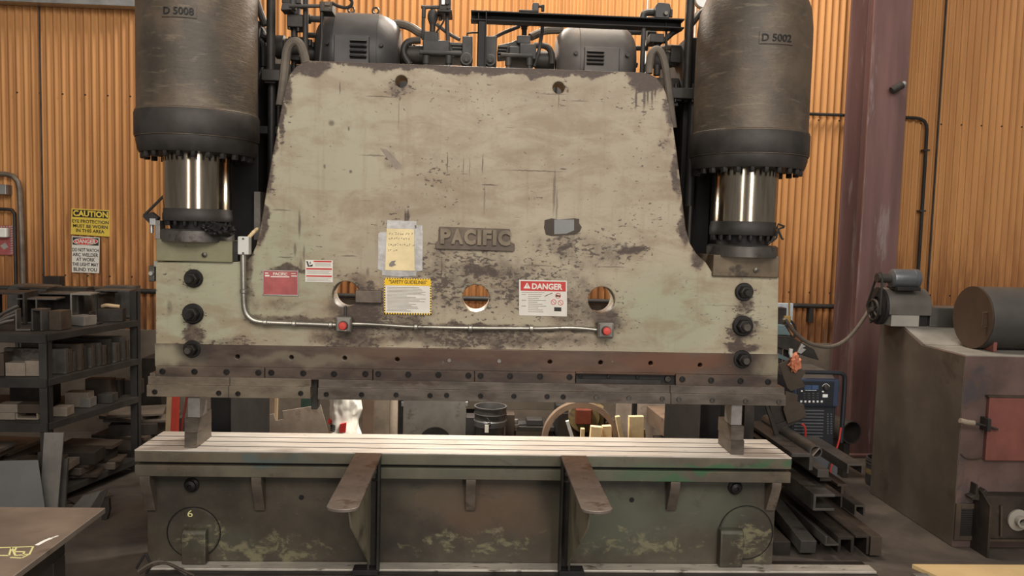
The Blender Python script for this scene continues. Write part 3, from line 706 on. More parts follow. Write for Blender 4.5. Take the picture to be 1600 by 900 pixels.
# ---- frame: C-shaped side plates behind the cylinders, mounts and cross members
def side_frame(xpx_top, xpx0, xpx1, name='side_frame'):
    p0, p1 = PY(xpx0, 655, .62), PY(xpx1, 655, .62)
    mb = MB(); mb.prism([(p0.x, .62, .02), (p0.x, 1.55, .02), (p0.x, 1.55, 3.3), (p0.x, .50, 3.3), (p0.x, .50, 1.95), (p0.x, .62, 1.8)], (p1.x-p0.x, 0, 0))
    return mb.build(name, 'mount_black', press, .006)
side_frame(0, 329, 361); side_frame(0, 1094, 1127)
for xa, xb in ((352, 404), (1064, 1112)):
    MB().box(PY(xa, 260, .58).x, PY(xb, 260, .58).x, .58, 1.3, PY(380, 392, .58).z, 3.25).build('cylinder_mount', 'mount_black', press, .008)
MB().box(PY(404, 150, .7).x, PY(1064, 150, .7).x, .72, 1.35, PY(700, 140, .7).z, PY(700, 108, .7).z).build('top_deck', 'dark_iron', press, .006)
for xa, xb in ((404, 446), (1036, 1064)):
    MB().box(PY(xa, 300, .7).x, PY(xb, 300, .7).x, .8, 1.2, PY(400, 425, .7).z, PY(400, 112, .7).z).build('manifold_block', 'mount_black', press, .006)
    xe = 508 if xa < 700 else 968
    MB().box(PY(446 if xa < 700 else 968, 300, .7).x, PY(508 if xa < 700 else 1036, 300, .7).x, .55, .8, PY(400, 400, .7).z, PY(400, 135, .7).z).build('hidden_baffle', 'mount_black', press, .006)  # unseen block added to keep the orange wall out of the piston reflections
MB().box(PY(404, 205, .6).x, PY(440, 205, .6).x, .5, .8, PY(420, 212, .6).z, PY(420, 200, .6).z).build('step_bracket', 'black_oily', press, .004)
q0, q1 = PY(401, 300, .42), PY(411, 300, .42)
MB().box(q0.x, q1.x, .36, .55, PY(405, 375, .42).z, PY(405, 300, .42).z).build('guide_strip', 'scrap_steel', press, .003)
q0, q1 = PY(1072, 340, .42), PY(1076, 340, .42)
MB().box(q0.x, q1.x, .36, .55, PY(1075, 385, .42).z, PY(1075, 322, .42).z).build('guide_strip', 'scrap_dark', press, .003)
MB().box(-.55, .35, 1.03, 1.21, 2.27, 2.33).build('work_light', 'dark_iron', press, .005)
# ---- bed
ZB = PZ(723.5, 709, 0) and PY(723.5, 709, 0).z       # top of the bed
xb0, xb1 = PY(210, 712, 0).x, PY(1237, 722, 0).x
zr = [PY(723, v, 0).z for v in (709.0, 727.5, 732.5, 749.5)]
BD = .40
def rail(name, za, zb, mat, y0=0.0, y1=.12): return MB().box(xb0, xb1, y0, y1, zb, za).build(name, mat, press, .003)
rail('bed_upper_rail', ZB-.0085, zr[1], 'bed_rail_paint'); rail('bed_lower_rail', zr[2], zr[3], 'bed_rail_paint')
MB().box(xb0+.01, xb1-.01, .045, BD, zr[3], ZB-.034).build('bed_core', 'mount_black', press)
ws = BD/4
for k in range(4):
    if k < 3: MB().box(xb0+.002, xb1-.002, (k+1)*ws-.014, (k+1)*ws+.003, ZB-.033, ZB-.0012).build('bed_slot_fill', 'slot_black', press)  # black fill stands in for the shade down inside the slot
    MB().box(xb0, xb1, k*ws+(.002 if k else 0), (k+1)*ws-(.013 if k < 3 else 0), ZB-(.03 if k else .008), ZB).build('bed_top_strip', 'bed_top_steel', press, .002)
MB().box(xb0, xb1, BD-.1, BD-.008, zr[3], ZB-.03).build('bed_back_rail', 'bed_rail_paint', press, .003)
YF = .10                                             # face of the bed body
zb0 = .0355
MB().box(PY(230, 800, YF).x, PY(1211, 800, YF).x, YF, BD-.02, zb0, zr[3]).build('bed_body', 'bed_paint', press, .004)
for xa, xb, lean in ((214, 248, 1), (393, 414, .4), (728, 743, 0), (1040, 1064, -.4), (1193, 1224, -1)):
    xc0 = PY((xa+xb)/2, 770, .05).x; wd = .058
    z0, z1 = PY((xa+xb)/2, 797, .09).z, zr[3]
    mb = MB()
    for sx in (0,):
        mb.prism([(xc0-wd/2, .005, z1), (xc0-wd/2, .005, z1-.035), (xc0-wd/2, YF-.02, z0), (xc0-wd/2, YF+.005, z0), (xc0-wd/2, YF+.005, z1)], (wd, 0, 0))
    mb.build('bed_rib', 'steel_brown', press, .004)
for x, y, r in ((303, 832, 40), (1165, 832, 42)):
    p = PY(x, y, YF); k = mpp(p)
    m1 = MB(); m1.lathe([(r*k, -.004), (r*k, .004), (r*k-.006, .012), (0, .014)], p, (0, -1, 0), 56); d = m1.build('cover_disc', 'bed_paint', press)
    m2 = MB(); m2.torus(p+Vector((0, -.003, 0)), (0, 1, 0), r*k+.003, .0032, 56, 6); m2.build('groove', 'black_oily', d)
    x0 = x-20 if x < 700 else x-39; x1 = x+18 if x < 700 else x-3
    m3 = MB(); A, B = PY(x0, 850, YF-.06).x, PY(x1, 850, YF-.06).x; zt = PY(x, 830, YF-.06).z; 
    m3.prism([(A, YF-.06, zb0+.015), (A, YF-.06, zt-.02), (A, YF-.045, zt), (A, YF, zt+.005), (A, YF, zb0+.015)], (B-A, 0, 0)); m3.build('foot_block', 'bed_paint', press, .008)
    if x < 700: add_text('chalk_mark', 'chalk_yellow', [('6', 293, 797, 301, 808)], YF-.0155, press, .0006)
for x, y in ((300, 757), (1148, 761)):
    p = PY(x, y, YF); m1 = MB(); m1.lathe([(.042, 0), (.042, .012), (.03, .02), (.03, .035), (.012, .04), (.012, .028), (0, .028)], p, (0, -1, 0), 24); m1.build('bed_bolt', 'bolt_black', press)
for x, y in ((471, 777), (987, 781)):
    p = PY(x, y, YF); MB().lathe([(.015, -.003), (.015, .0025), (0, .0028)], p, (0, -1, 0), 18).build('bolt_hole', 'slot_black', press)
# base ledge along the floor
xl0, xl1 = PY(232, 884, 0).x, PY(1371, 885, 0).x
MB().box(xl0, xl1, -.05, .18, .0, .035).build('base_ledge', 'scrap_dark', press, .004)
MB().box(xl0, xl1, -.0, .097, .0355, .050).build('ledge_nosing', 'worn_edge', press, .004)
# ---- nameplate, labels, switches on the ram
Yf = YR
np_ = MB(); np_.ppx([(686, 354), (797, 358), (797.5, 378), (804, 381), (804, 391), (802, 393), (682, 389), (680, 386), (681, 379), (685, 376)], Yf-.016, Yf); plate_o = np_.build('name_plate', 'cast_plate', press, .004)
tl = [('P', 688, 357, 704.5, 381), ('A', 705, 357.5, 724, 381.5), ('C', 725, 358, 743.5, 382.5), ('I', 746, 358.5, 752, 382.8), ('F', 754.5, 359, 768, 383), ('I', 770, 359.3, 776, 383.3), ('C', 778, 359.5, 797.5, 384)]
me = text_px(tl, Yf-.022, .008, .055)
for v in me.vertices: v.co -= BASE[press]
link_mesh('lettering', me, 'cast_letter', plate_o, 0, True, None, BASE[press])
def lbl(name, mat, quad, Y=None, th=.003, parent=press, bev=0):
    Y = Yf if Y is None else Y
    return MB().ppx(quad, Y-th, Y+.001).build(name, mat, parent, bev)
def rect(x0, y0, x1, y1, s=.017): return [(x0, y0), (x1, y0+s*(x1-x0)), (x1, y1+s*(x1-x0)), (x0, y1)]
def strips(name, mat, rects, parent, Y):
    mb = MB()
    for r in rects: mb.ppx(rect(*r), Y-.0008, Y+.0004)
    return mb.build(name, mat, parent)
rp = lbl('maker_plate', 'red_plate', rect(410.5, 422, 466, 461), th=.006, bev=.002)
strips('rim', 'galvanised', [(410.5, 422, 466, 423), (410.5, 460, 466, 461.2), (410.5, 422, 411.5, 461), (465, 422, 466, 461)], rp, Yf-.007)
add_text('lettering', 'sign_white', [('PACIFIC', 427, 425.8, 449, 430.5)], Yf-.0075, rp, .0006, .02)
strips('print', 'sign_white', [(423, 431.6, 452, 433, .012), (414, 426, 419, 427.5), (414, 429.5, 421, 432), (455, 427, 462, 428), (455, 430.5, 464, 432)], rp, Yf-.0068)
wl_ = lbl('instruction_label', 'sign_white', rect(477, 406, 520, 440.5, .02))
strips('red_band', 'sign_red', [(490, 407.3, 518, 409.4), (478.5, 418.6, 518.5, 421), (478.5, 430, 518.5, 432.2)], wl_, Yf-.0035)
strips('print', 'print_grey', [(492, 411.2+i*1.8, 517, 411.9+i*1.8) for i in range(3)]+[(479.5, 422.6+i*2, 517-3*(i % 2), 423.3+i*2) for i in range(3)]+[(479.5, 434+i*2, 517-4*(i % 2), 434.7+i*2) for i in range(3)], wl_, Yf-.0035)
mb = MB(); mb.ppx([(478.5, 408), (481, 408.5), (483, 415), (489, 413), (488, 416.5), (481, 416.5)], Yf-.0043, Yf-.003); mb.ppx([(484, 409), (485.5, 409), (485, 412.5), (484, 412.5)], Yf-.0043, Yf-.003); mb.build('symbol', 'ink_black', wl_)
tp = MB(); tp.ppx([(605, 344), (650, 345.5), (651, 353), (659, 354), (661, 362), (660, 423), (651, 424), (650, 431), (624, 432.5), (597, 430), (597, 423), (590, 421), (591, 394), (593, 363), (604, 362)], Yf-.004, Yf+.001); tape = tp.build('tape_backing', 'tape_silver', press)
strips('tape_edge', 'tape_silver', [(605, 345, 651, 356, .03), (648, 352, 660, 423, .0), (591, 364, 603, 421, 0)], tape, Yf-.0045)
note = lbl('handwritten_note', 'paper_cream', [(604, 357), (647, 358), (648, 423), (602, 422)], Yf-.005, .002)
random.seed(3); wr = MB()
for row, (ya, xs, xe) in enumerate(((363, 608, 645), (371, 607, 641), (381, 606, 645), (389, 606, 622))):
    x = xs
    while x < xe:
        ww = random.uniform(2.2, 3.4); y = ya+random.uniform(-.5, .5)
        for _ in range(2):
            xa, ya2 = x+random.uniform(0, ww*.4), y+random.uniform(0, 4); xb, yb = x+random.uniform(ww*.5, ww), y+random.uniform(0, 4)
            wr.tube([PY(xa, ya2, Yf-.0075), PY((xa+xb)/2+.6, (ya2+yb)/2-.6, Yf-.0075), PY(xb, yb, Yf-.0075)], .0012, 5)
        x += ww+.8+(2 if random.random() < .2 else 0)
wr.build('handwriting', 'ink_soft', note)
MB().ppx([(608, 412), (612, 408), (619, 407), (616, 411), (619, 414), (612, 417), (608, 416)], Yf-.0077, Yf-.006).build('smudge', 'ink_soft', note)
sl = lbl('safety_label', 'sign_white', rect(600, 434, 674, 490, .02))
strips('header_band', 'label_yellow', [(601, 435.5, 673, 445.5, .02)], sl, Yf-.0035)
add_text('lettering', 'ink_black', [('"SAFETY GUIDELINES"', 608, 437.8, 667, 443.6)], Yf-.0046, sl, .0004, .012)
mb = MB(); mk = MB()
for i in range(37):
    for yb in (434.2, 488.4):
        x = 600.3+i*2; tgt = mb if i % 2 else mk; y = yb+.02*(x-600); tgt.ppx([(x, y), (x+2, y+.02), (x+2, y+2.4), (x, y+2.4)], Yf-.0042, Yf-.002)
for i in range(27):
    for xb in (600.2, 671.8):
        y = 436.2+i*2+.02*(xb-600); tgt = mb if i % 2 else mk; tgt.ppx([(xb, y), (xb+2, y), (xb+2, y+2), (xb, y+2)], Yf-.0042, Yf-.002)
mb.build('border', 'label_yellow', sl); mk.build('border_stripes', 'ink_black', sl)
random.seed(5)
strips('print', 'ink_soft', [(605, 448.5+i*2.15, 605+random.uniform(30, 62), 449.1+i*2.15, .02) for i in range(18)], sl, Yf-.0035)
dl = lbl('danger_label', 'sign_white', rect(811, 437, 886, 493, .022), bev=.001)
strips('header_band', 'sign_red', [(813.5, 439, 884, 454, .022)], dl, Yf-.0035)
add_text('lettering', 'sign_white', [('DANGER', 831, 443, 879, 452.5)], Yf-.0046, dl, .0004, .035)
MB().ppx([(818, 450.5), (823.5, 441.5), (829, 450.8)], Yf-.0048, Yf-.003).build('warning_triangle', 'sign_white', dl)
MB().ppx([(823, 444.5), (824.2, 444.5), (823.9, 448.6), (823.3, 448.6)], Yf-.0056, Yf-.004).build('exclamation_mark', 'sign_red', dl)
random.seed(9)
strips('print', 'ink_soft', [(815, 456.5, 851, 457.2)]+[(825, 459.6+i*3, 825+random.uniform(15, 30), 460.3+i*3) for i in range(10)]+[(815, 459.6, 822, 460.4), (815, 468.6, 822, 469.4), (815, 477.6, 822, 478.4)], dl, Yf-.0035)
mb = MB()
for x, y in ((872, 462), (865, 472), (876, 473)): mb.torus(PY(x, y, Yf-.0035), (0, 1, 0), .0145, .0016, 20, 6); mb.tube([PY(x-2.6, y-2.6, Yf-.0036), PY(x+2.6, y+2.6, Yf-.0036)], .0015, 5)
mb.build('prohibition_symbols', 'sign_red', dl)
mb = MB(); mb.ppx([(866, 480), (877, 480.3), (877, 486.5), (866, 486)], Yf-.0042, Yf-.002); mb.ppx([(868, 461), (876, 461.5), (875, 464), (869, 463.5)], Yf-.0042, Yf-.002); mb.tube([PY(851, 463, Yf-.0036), PY(856, 460.5, Yf-.0036), PY(863, 458, Yf-.0036)], .0018, 5)
mb.build('symbols', 'ink_black', dl)
# ghost of a removed label: bare metal rectangle with its torn dark rim
MB().ppx([(851, 344), (862, 341), (872, 343), (898, 341), (905, 342), (905, 349), (909, 355), (906, 362), (898, 367), (880, 368), (862, 369), (853, 367), (850, 356)], Yf-.0008, Yf+.001).build('glue_patch', 'scrap_brown', press)
MB().ppx([(866, 343), (897, 343), (897, 360), (885, 365), (866, 366)], Yf-.0014, Yf+.001).build('bare_patch', 'sheet_grey', press)
MB().ppx([(593, 231), (604, 233), (628, 258), (627, 263), (618, 265)], Yf-.0006, Yf+.001).build('scrape', 'scrap_tan', press)
# junction box, conduit and emergency stops
jb = MB().bpx(371, 369.5, 388.5, 398, Yf-.06, Yf).build('junction_box', 'white_paint', press, .006, seg=3)
for y in (373, 395.5): p = PY(380, y, Yf-.06); MB().cyl(p+Vector((0, .002, 0)), p+Vector((0, -.003, 0)), .006, 10).build('screw', 'bolt_worn', jb)
MB().tube([PY(388, 372, Yf-.03), PY(396, 363, Yf-.0), PY(402, 358, Yf+.06)], .011, 8).build('feed_tube', 'wood_light', jb)
cy = Yf-.026
cpts = [PY(380, 398, cy), PY(380.5, 440, cy), PY(381, 474, cy), PY(383.5, 488, cy), PY(390, 497.5, cy), PY(402, 503, cy), PY(430, 504.5, cy), PY(470, 506, cy), PY(510, 507.5, cy), PY(525, 508, cy)]
MB().tube(cpts, .0165, 12, 2).build('conduit_pipe', 'conduit_steel', press)
MB().tube([PY(548, 506, cy), PY(570, 506.5, cy), PY(600, 508, cy), PY(640, 511, cy), PY(660, 511, cy), PY(700, 512, cy), PY(760, 513, cy), PY(800, 513, cy), PY(850, 513.5, cy), PY(880, 512, cy), PY(905, 512.5, cy), PY(934, 515.5, cy)], .0125, 12, 2).build('conduit_pipe', 'conduit_steel', press)
for x, y in ((381, 455), (415, 504), (460, 506), (517, 508), (650, 511), (735, 512.8), (830, 513.3)):
    p = PY(x, y, cy); ax = (0, 0, 1) if x < 390 else (1, 0, 0)
    MB().lathe([(.019, -.012), (.022, -.008), (.022, .008), (.019, .012)], p, ax, 14).build('conduit_coupling', 'conduit_steel', press)
for x, y, s in ((536.5, 507.5, 12.5), (947, 516.5, 12.5)):
    o = MB().bpx(x-s, y-s, x+s, y+s, Yf-.07, Yf).build('stop_station', 'button_box', press, .010, seg=3)
    MB().bpx(x-s+2, y-s+2, x+s-2, y+s-2, Yf-.078, Yf-.066).build('cover_plate', 'button_box', o, .005)
    p = PY(x, y+1 if x < 700 else y, Yf-.078)
    MB().lathe([(.026, 0), (.026, .012), (.02, .014)], p, (0, -1, 0), 22).build('button_bezel', 'dark_iron', o)
    MB().lathe([(.021, .008), (.023, .03), (.019, .036), (0, .038)], p, (0, -1, 0), 22).build('stop_button', 'red_button', o)
    if x < 700: strips('legend', 'sign_white', [(533, 515.5, 541, 517, 0)], o, Yf-.079)
MB().bpx(537.5, 478, 541.5, 496, Yf-.016, Yf).build('cable_guard', 'pipe_dark', press, .004)
hb = MB(); hb.bpx(555, 454, 596.5, 473.5, Yf-.03, Yf+.02); hb.build('hole_cover', 'steel_brown', press, .005)
# little limit switch arms beside the left shoulder
o = MB().bpx(242, 344, 250, 374, YR+.02, YR+.1).build('limit_switch', 'steel_plain', press, .004)
MB().bpx(233, 341, 243, 352, YR+.02, YR+.07).build('switch_head', 'galvanised', o, .004)
MB().ppx([(222, 338), (236, 331), (247, 340), (244, 346), (234, 350)], YR+.03, YR+.07).build('cam_block', 'rubber', o, .003)
MB().tube([PY(225, 337, YR+.05), PY(257, 305, YR+.05)], .008, 8).build('switch_arm', 'rubber', o)
MB().cyl(PY(237, 352, YR+.05), PY(237, 364, YR+.05), .010, 10).build('adjuster', 'galvanised', o)
o2 = MB().bpx(232, 415, 241.5, 440, YR+.03, YR+.09).build('limit_switch', 'bolt_worn', press, .004)
p = PY(237, 427, YR+.03); MB().cyl(p, p+Vector((0, -.015, 0)), .012, 12).build('roller', 'galvanised', o2)
MB().bpx(240, 408, 247, 417, YR+.02, YR+.06).build('switch_head', 'galvanised', o2, .003)
# oily rag like sludge hanging under the left collar
rg = MB()
for i, (x, y, r) in enumerate(((338, 358, .055), (352, 360, .055), (325, 355, .035))): lump(rg, PY(x, y, .06), (r, .05, r*.62), i+2, .6, 2.6)
rg.build('grease_clump', 'black_oily', press)
rg = MB()
for a in (((1206, 378), (1213, 372), (1216, 358), (1225, 355)), ((1214, 358), (1216, 350), (1226, 354)), ((1216, 360), (1222, 373), (1224, 374)), ((1200, 382), (1206, 376), (1210, 369))): rg.tube([PY(x, y, .05) for x, y in a], .006, 6)
rg.build('loose_wire', 'rubber', press)
# ------------------------------------------------------------------ hydraulics on top of the press
YM = .85
def motor(x0, xb0, xb1, x1, ytop, ycen, vx0, vx1, vy0, vy1, nl, mat, matb, eyes):
    C = PY((x0+x1)/2, ycen, YM); R = PY((xb0+xb1)/2, ytop, YM).z-C.z; X = lambda px: PY(px, ycen, YM).x
    b = MB(); xa, xb = X(xb0), X(xb1)
    b.lathe([(R*.6, 0), (R, 0), (R, xb-xa), (R*.6, xb-xa)], (xa, YM, C.z), (1, 0, 0), 56); body = b.build('electric_motor', mat, press)
    for e0, e1, s in ((xa, X(x0), -1), (xb, X(x1), 1)):
        d = abs(e1-e0)
        MB().lathe([(R*.975, 0), (R*.97, d*.12), (R*.93, d*.35), (R*.84, d*.7), (R*.72, d*.93), (R*.66, d), (R*.2, d)], (e0, YM, C.z), (s, 0, 0), 48, cap=False).build('end_bell', matb, body)
        MB().box(min(e0+s*d*.1, e0+s*d*1.05), max(e0+s*d*.1, e0+s*d*1.05), YM-R*.62, YM+R*.62, C.z-R*1.05, C.z-R*.55).build('motor_foot', matb, body, .01)
        for sy in (-.35,):
            p = Vector((e0+s*d*.25, YM-R*.93, C.z+R*.08)); MB().cyl(p, p+Vector((s*.0, -.03, 0)), .012, 10).build('cover_bolt', 'bolt_black', body)
    yv = YM-R-.004
    A, B = X(vx0-13), X(vx1+13); zt, zb_ = PY(vx0, vy0-5, yv).z, C.z-R*.5
    pn = MB(); pn.box(A, B, yv-.006, YM-R*.7, zb_, zt); pan = pn.build('terminal_cover', mat, body, .006)
    k0, k1 = PY(vx0, vy0, yv), PY(vx1, vy1, yv); hh = (k0.z-k1.z)/nl
    lv = MB()
    for i in range(nl):
        z = k0.z-i*hh
        lv.prism([(k0.x, yv-.004, z-.1*hh), (k0.x, yv-.03, z-hh*.55), (k0.x, yv-.03, z-hh*.62), (k0.x, yv-.004, z-hh*.62)], (k1.x-k0.x, 0, 0))
    lv.build('louvre_vent', matb, pan, .001)
    sl_ = MB()
    for i in range(nl):
        z = k0.z-i*hh; sl_.box(k0.x+.002, k1.x-.002, yv-.008, yv-.002, z-hh*.98, z-hh*.63)
    sl_.build('vent_slots', 'slot_black', pan)
    for ex in eyes:
        p = Vector((X(ex), YM, C.z+R)); m1 = MB(); m1.torus(p+Vector((0, 0, .028)), (0, 1, 0), .020, .0065, 18, 8); m1.cyl(p-Vector((0, 0, .01)), p+Vector((0, 0, .012)), .012, 10); m1.build('eyebolt', 'bolt_worn', body)
    return body
motor(500, 531, 596, 626, 23, 90, 547, 573, 60, 93, 4, 'motor_dark', 'motor_dark', (548, 586))
motor(868, 899, 962, 986, 40, 104, 917, 943, 78, 103, 4, 'motor_grey', 'motor_grey', ())
def pipe(pts, r, mat='pipe_dark', name='hydraulic_pipe', sm=1, seg=10, parent=None):
    return MB().tube([PY(*p) for p in pts], r, seg, sm).build(name, mat, parent or press)
def blk(x0, y0, x1, y1, Y0, Y1, mat='pump_grey', name='valve_block', parent=None, bev=.006): return MB().bpx(x0, y0, x1, y1, Y0, Y1).build(name, mat, parent or press, bev)
def cylx(x0, x1, y, rpx, Y, mat='pump_grey', name='coupling', parent=None, prof=None):
    a, b2 = PY(x0, y, Y), PY(x1, y, Y); r = rpx*mpp(a); h = b2.x-a.x
    prof = prof or [(1, 0), (1, 1)]
    return MB().lathe([(r*q, h*t) for q, t in prof], (a.x, Y, (a.z+b2.z)/2), (1, 0, 0), 28).build(name, mat, parent or press, .003)
def cylz(x, y0, y1, rpx, Y, mat='pump_grey', name='fitting', parent=None, seg=16):
    a, b2 = PY(x, y1, Y), PY(x, y0, Y); return MB().cyl((a.x, Y, a.z), (a.x, Y, b2.z), rpx*mpp(a), seg).build(name, mat, parent or press, .002)
def cyly(x, y, rpx, Y0, Y1, mat='pump_grey', name='flange', parent=None, seg=24):
    a = PY(x, y, Y0); return MB().lathe([(rpx*mpp(a)*.9, 0), (rpx*mpp(a), .006), (rpx*mpp(a), Y1-Y0)], a, (0, 1, 0), seg).build(name, mat, parent or press)
# left pump, between the motor and the middle post
Yp = .62
pmp = blk(660, 62, 703, 88, Yp, Yp+.30, name='hydraulic_pump', bev=.012)
cylx(627, 662, 86, 15, Yp+.16, 'dark_iron', 'coupling_guard', pmp)
blk(662, 49, 685, 64, Yp+.02, Yp+.2, parent=pmp); blk(700, 66, 722, 90, Yp+.04, Yp+.28, 'pump_grey', 'valve_block', pmp)
blk(722, 56, 738, 100, Yp, Yp+.26, 'pump_grey', 'port_block', pmp)
for k in range(4): blk(705+1.5*k, 68+5*k, 722, 71+5*k, Yp+.02, Yp+.1, 'pump_grey', 'cooling_fin', pmp, .002)
cyly(728.5, 92, 10, Yp-.05, Yp+.02, name='end_flange', parent=pmp); cyly(728.5, 92, 6, Yp-.058, Yp-.04, 'dark_iron', 'end_cap', pmp)
p = PY(728.5, 93.5, Yp-.062); MB().hexn(p+Vector((0, .01, 0)), (0, -1, 0), .013, .016).build('plug', 'bolt_black', pmp)
cylx(655, 722, 83, 3.4, Yp-.02, 'pump_grey', 'manifold_tube', pmp)
for x in (666, 701): cylz(x, 87, 100, 5.5, Yp-.02, parent=pmp)
for x in (666, 701): cylz(x, 96, 106, 4, Yp-.02, parent=pmp)
pipe([(640, 100, .72), (630, 84, .72), (632, 70, .72), (641, 63.5, .72), (657, 63, .72)], .022, 'dark_iron', sm=2)
for i, x in enumerate((640, 643.5, 647)): cylz(x, 70, 82, 1.8, .75, 'galvanised' if i == 1 else 'bolt_black', 'gauge_stud')
cylx(628, 660, 90, 13, .80, 'black_oily', 'coupling')
# valve tower over it
cylz(676, 46, 42, 3.5, Yp+.1, 'dark_iron', parent=pmp); cylz(676, 50, 38, 4.5, Yp+.1, 'dark_iron', parent=pmp)
a = PY(676, 40, Yp+.1); k = mpp(a)
MB().lathe([(4*k, 0), (5.5*k, 3*k), (8*k, 10*k), (8.4*k, 15*k), (7*k, 21*k), (4*k, 24*k), (3*k, 28*k)], (a.x, Yp+.1, a.z), (0, 0, 1), 20).build('relief_valve', 'pump_grey', pmp)
cylz(688, 21, 32, 3, Yp+.1, 'dark_iron', 'side_port', pmp)
pipe([(661, 62, Yp+.06), (661, 30, Yp+.06), (662, 14, Yp+.06), (668, 11, Yp+.06), (690, 11, Yp+.06)], .010, 'pump_grey', sm=1)
cylz(662, 12, 28, 3.2, Yp+.06, 'pump_grey', parent=pmp); cylx(658, 690, 11.5, 2.6, Yp+.06, 'pump_grey', 'tee', pmp)
sb = blk(686, -8, 704, 15, Yp+.03, Yp+.16, 'dark_iron', 'solenoid_box', pmp); blk(683, 14, 706, 19, Yp+.0, Yp+.18, 'black_oily', 'mount_plate', pmp)
blk(689, -5, 696, 8, Yp+.02, Yp+.05, 'galvanised', 'cover_plate', pmp)
for x, y in ((699, 4), (701, 11)): cyly(x, y, 3, Yp+.01, Yp+.05, 'dark_iron', 'connector', pmp)
pipe([(698, 18, Yp+.07), (699, 45, Yp+.07), (700, 66, Yp+.07)], .013, 'pump_grey', sm=0)
pipe([(695, 20, Yp+.02), (694, 32, Yp+.02), (688, 42, Yp+.02), (682, 50, Yp+.02)], .006, 'rubber', 'control_cable', 1)
pipe([(682, 38, Yp+.1), (700, 52, Yp+.1), (718, 62, Yp+.08)], .012, 'pump_grey', sm=0)
pipe([(612, 38, .85), (625, 37, .85), (642, 42, .83), (656, 52, .78), (664, 55, .74)], .028, 'hose_grey', sm=2)
pipe([(730, 56, Yp+.1), (730, 52, Yp+.1), (738, 51, Yp+.1), (748, 51, Yp+.12)], .006, 'dark_iron', sm=0)
# right pump, mirrored
pm2 = blk(795, 72, 838, 94, Yp, Yp+.30, name='hydraulic_pump', bev=.012)
cylx(836, 866, 94, 14, Yp+.16, 'dark_iron', 'coupling_guard', pm2)
blk(808, 55, 829, 68, Yp+.02, Yp+.2, parent=pm2); blk(812, 68, 838, 92, Yp-.02, Yp+.2, 'pump_grey', 'valve_block', pm2)
mb = MB(); mb.ppx([(778, 70), (797, 66), (812, 60), (812, 80), (797, 84), (778, 86)], Yp+.05, Yp+.25); mb.build('pump_casing', 'pump_grey', pm2, .008)
for k in range(4): blk(778, 71+5*k, 793-1.5*k, 74+5*k, Yp+.02, Yp+.1, 'pump_grey', 'cooling_fin', pm2, .002)
blk(757, 56, 776, 103, Yp, Yp+.26, 'pump_grey', 'port_block', pm2)
cyly(766, 94, 9.5, Yp-.05, Yp+.02, name='end_flange', parent=pm2); cyly(766, 94, 5.5, Yp-.058, Yp-.04, 'dark_iron', 'end_cap', pm2)
p = PY(766, 95, Yp-.062); MB().hexn(p+Vector((0, .01, 0)), (0, -1, 0), .013, .016).build('plug', 'bolt_black', pm2)
cylx(782, 832, 87, 3.4, Yp-.03, 'pump_grey', 'manifold_tube', pm2)
for x in (794, 827): cylz(x, 90, 103, 5.0, Yp-.02, parent=pm2); cylz(x, 99, 108, 3.6, Yp-.02, parent=pm2)
for y0, y1, r in ((36, 41, 7), (40, 46, 5), (46, 56, 4)): cylz(819, y0, y1, r, Yp+.1, 'dark_iron', parent=pm2)
cylx(810, 832, 37, 3, Yp+.1, 'dark_iron', 'tee', pm2)
pipe([(762, 64, Yp+.08), (785, 52, Yp+.1), (812, 41, Yp+.1)], .012, 'pump_grey', sm=0)
pipe([(829, 58, .8), (840, 53, .82), (850, 48, .85), (862, 47, .85), (880, 47, .85)], .026, 'hose_grey', sm=2)
pipe([(848, 35, Yp+.1), (847, 50, Yp+.1), (842, 80, Yp+.08), (834, 104, Yp+.06)], .012, 'pump_grey', sm=0)
pipe([(834, 71, .72), (850, 71, .72), (858, 75, .72), (862, 84, .72), (862, 100, .72)], .020, 'dark_iron', sm=2)
for x in (848, 852): cylz(x, 81, 88, 1.8, .75, 'bolt_black', 'gauge_stud')
# beam over the pumps on its post
Ybm = .52
bm_ = MB(); y0 = PY(736, 17, Ybm); y1 = PY(1070, 29.5, Ybm); zt = PY(736, 16, Ybm).z
z0 = (PY(736, 16, Ybm).z+PY(1070, 28.5, Ybm).z)/2; z1 = (PY(736, 31.5, Ybm).z+PY(1070, 44, Ybm).z)/2
xA, xB = y0.x, y1.x
for za, zb_, ya, yb in ((z0-.009, z0, Ybm, Ybm+.09), (z1, z1+.009, Ybm, Ybm+.09), (z1, z0, Ybm+.082, Ybm+.09)): bm_.box(xA, xB, ya, yb, zb_ if zb_ < za else za, za if za > zb_ else zb_)
bm_.build('overhead_beam', 'mount_black', press, .002)
q0, q1 = PY(746, 60, Ybm), PY(760, 60, Ybm)
pb = MB(); pb.box(q0.x, q1.x, Ybm+.01, Ybm+.018, PY(750, 108, Ybm).z, z1); pb.box(q0.x, q0.x+.008, Ybm+.01, Ybm+.08, PY(750, 108, Ybm).z, z0); pb.box(q1.x-.008, q1.x, Ybm-.005, Ybm+.08, PY(750, 108, Ybm).z, z0)
pb.build('beam_post', 'mount_black', press, .002)
blk(811, 15, 842, 19, Ybm+.02, Ybm+.1, 'dark_iron', 'mount_plate'); s = blk(832, 4, 842, 17, Ybm+.03, Ybm+.1, 'motor_dark', 'solenoid_box'); cylz(848, 8, 18, 2.5, Ybm+.05, 'dark_iron', 'fitting'); cylx(841, 850, 10, 2, Ybm+.05, 'dark_iron', 'connector')
o = MB().ppx([(1024, 10), (1029, 3), (1047, 5), (1049, 14), (1046, 29), (1024, 28)], Ybm, Ybm+.12).build('solenoid_box', 'motor_dark', press, .008); cyly(1041, 20, 3.2, Ybm-.02, Ybm+.02, 'bolt_worn', 'connector', o); cylz(1048, 15, 27, 2.6, Ybm+.04, 'dark_iron', 'connector', o)
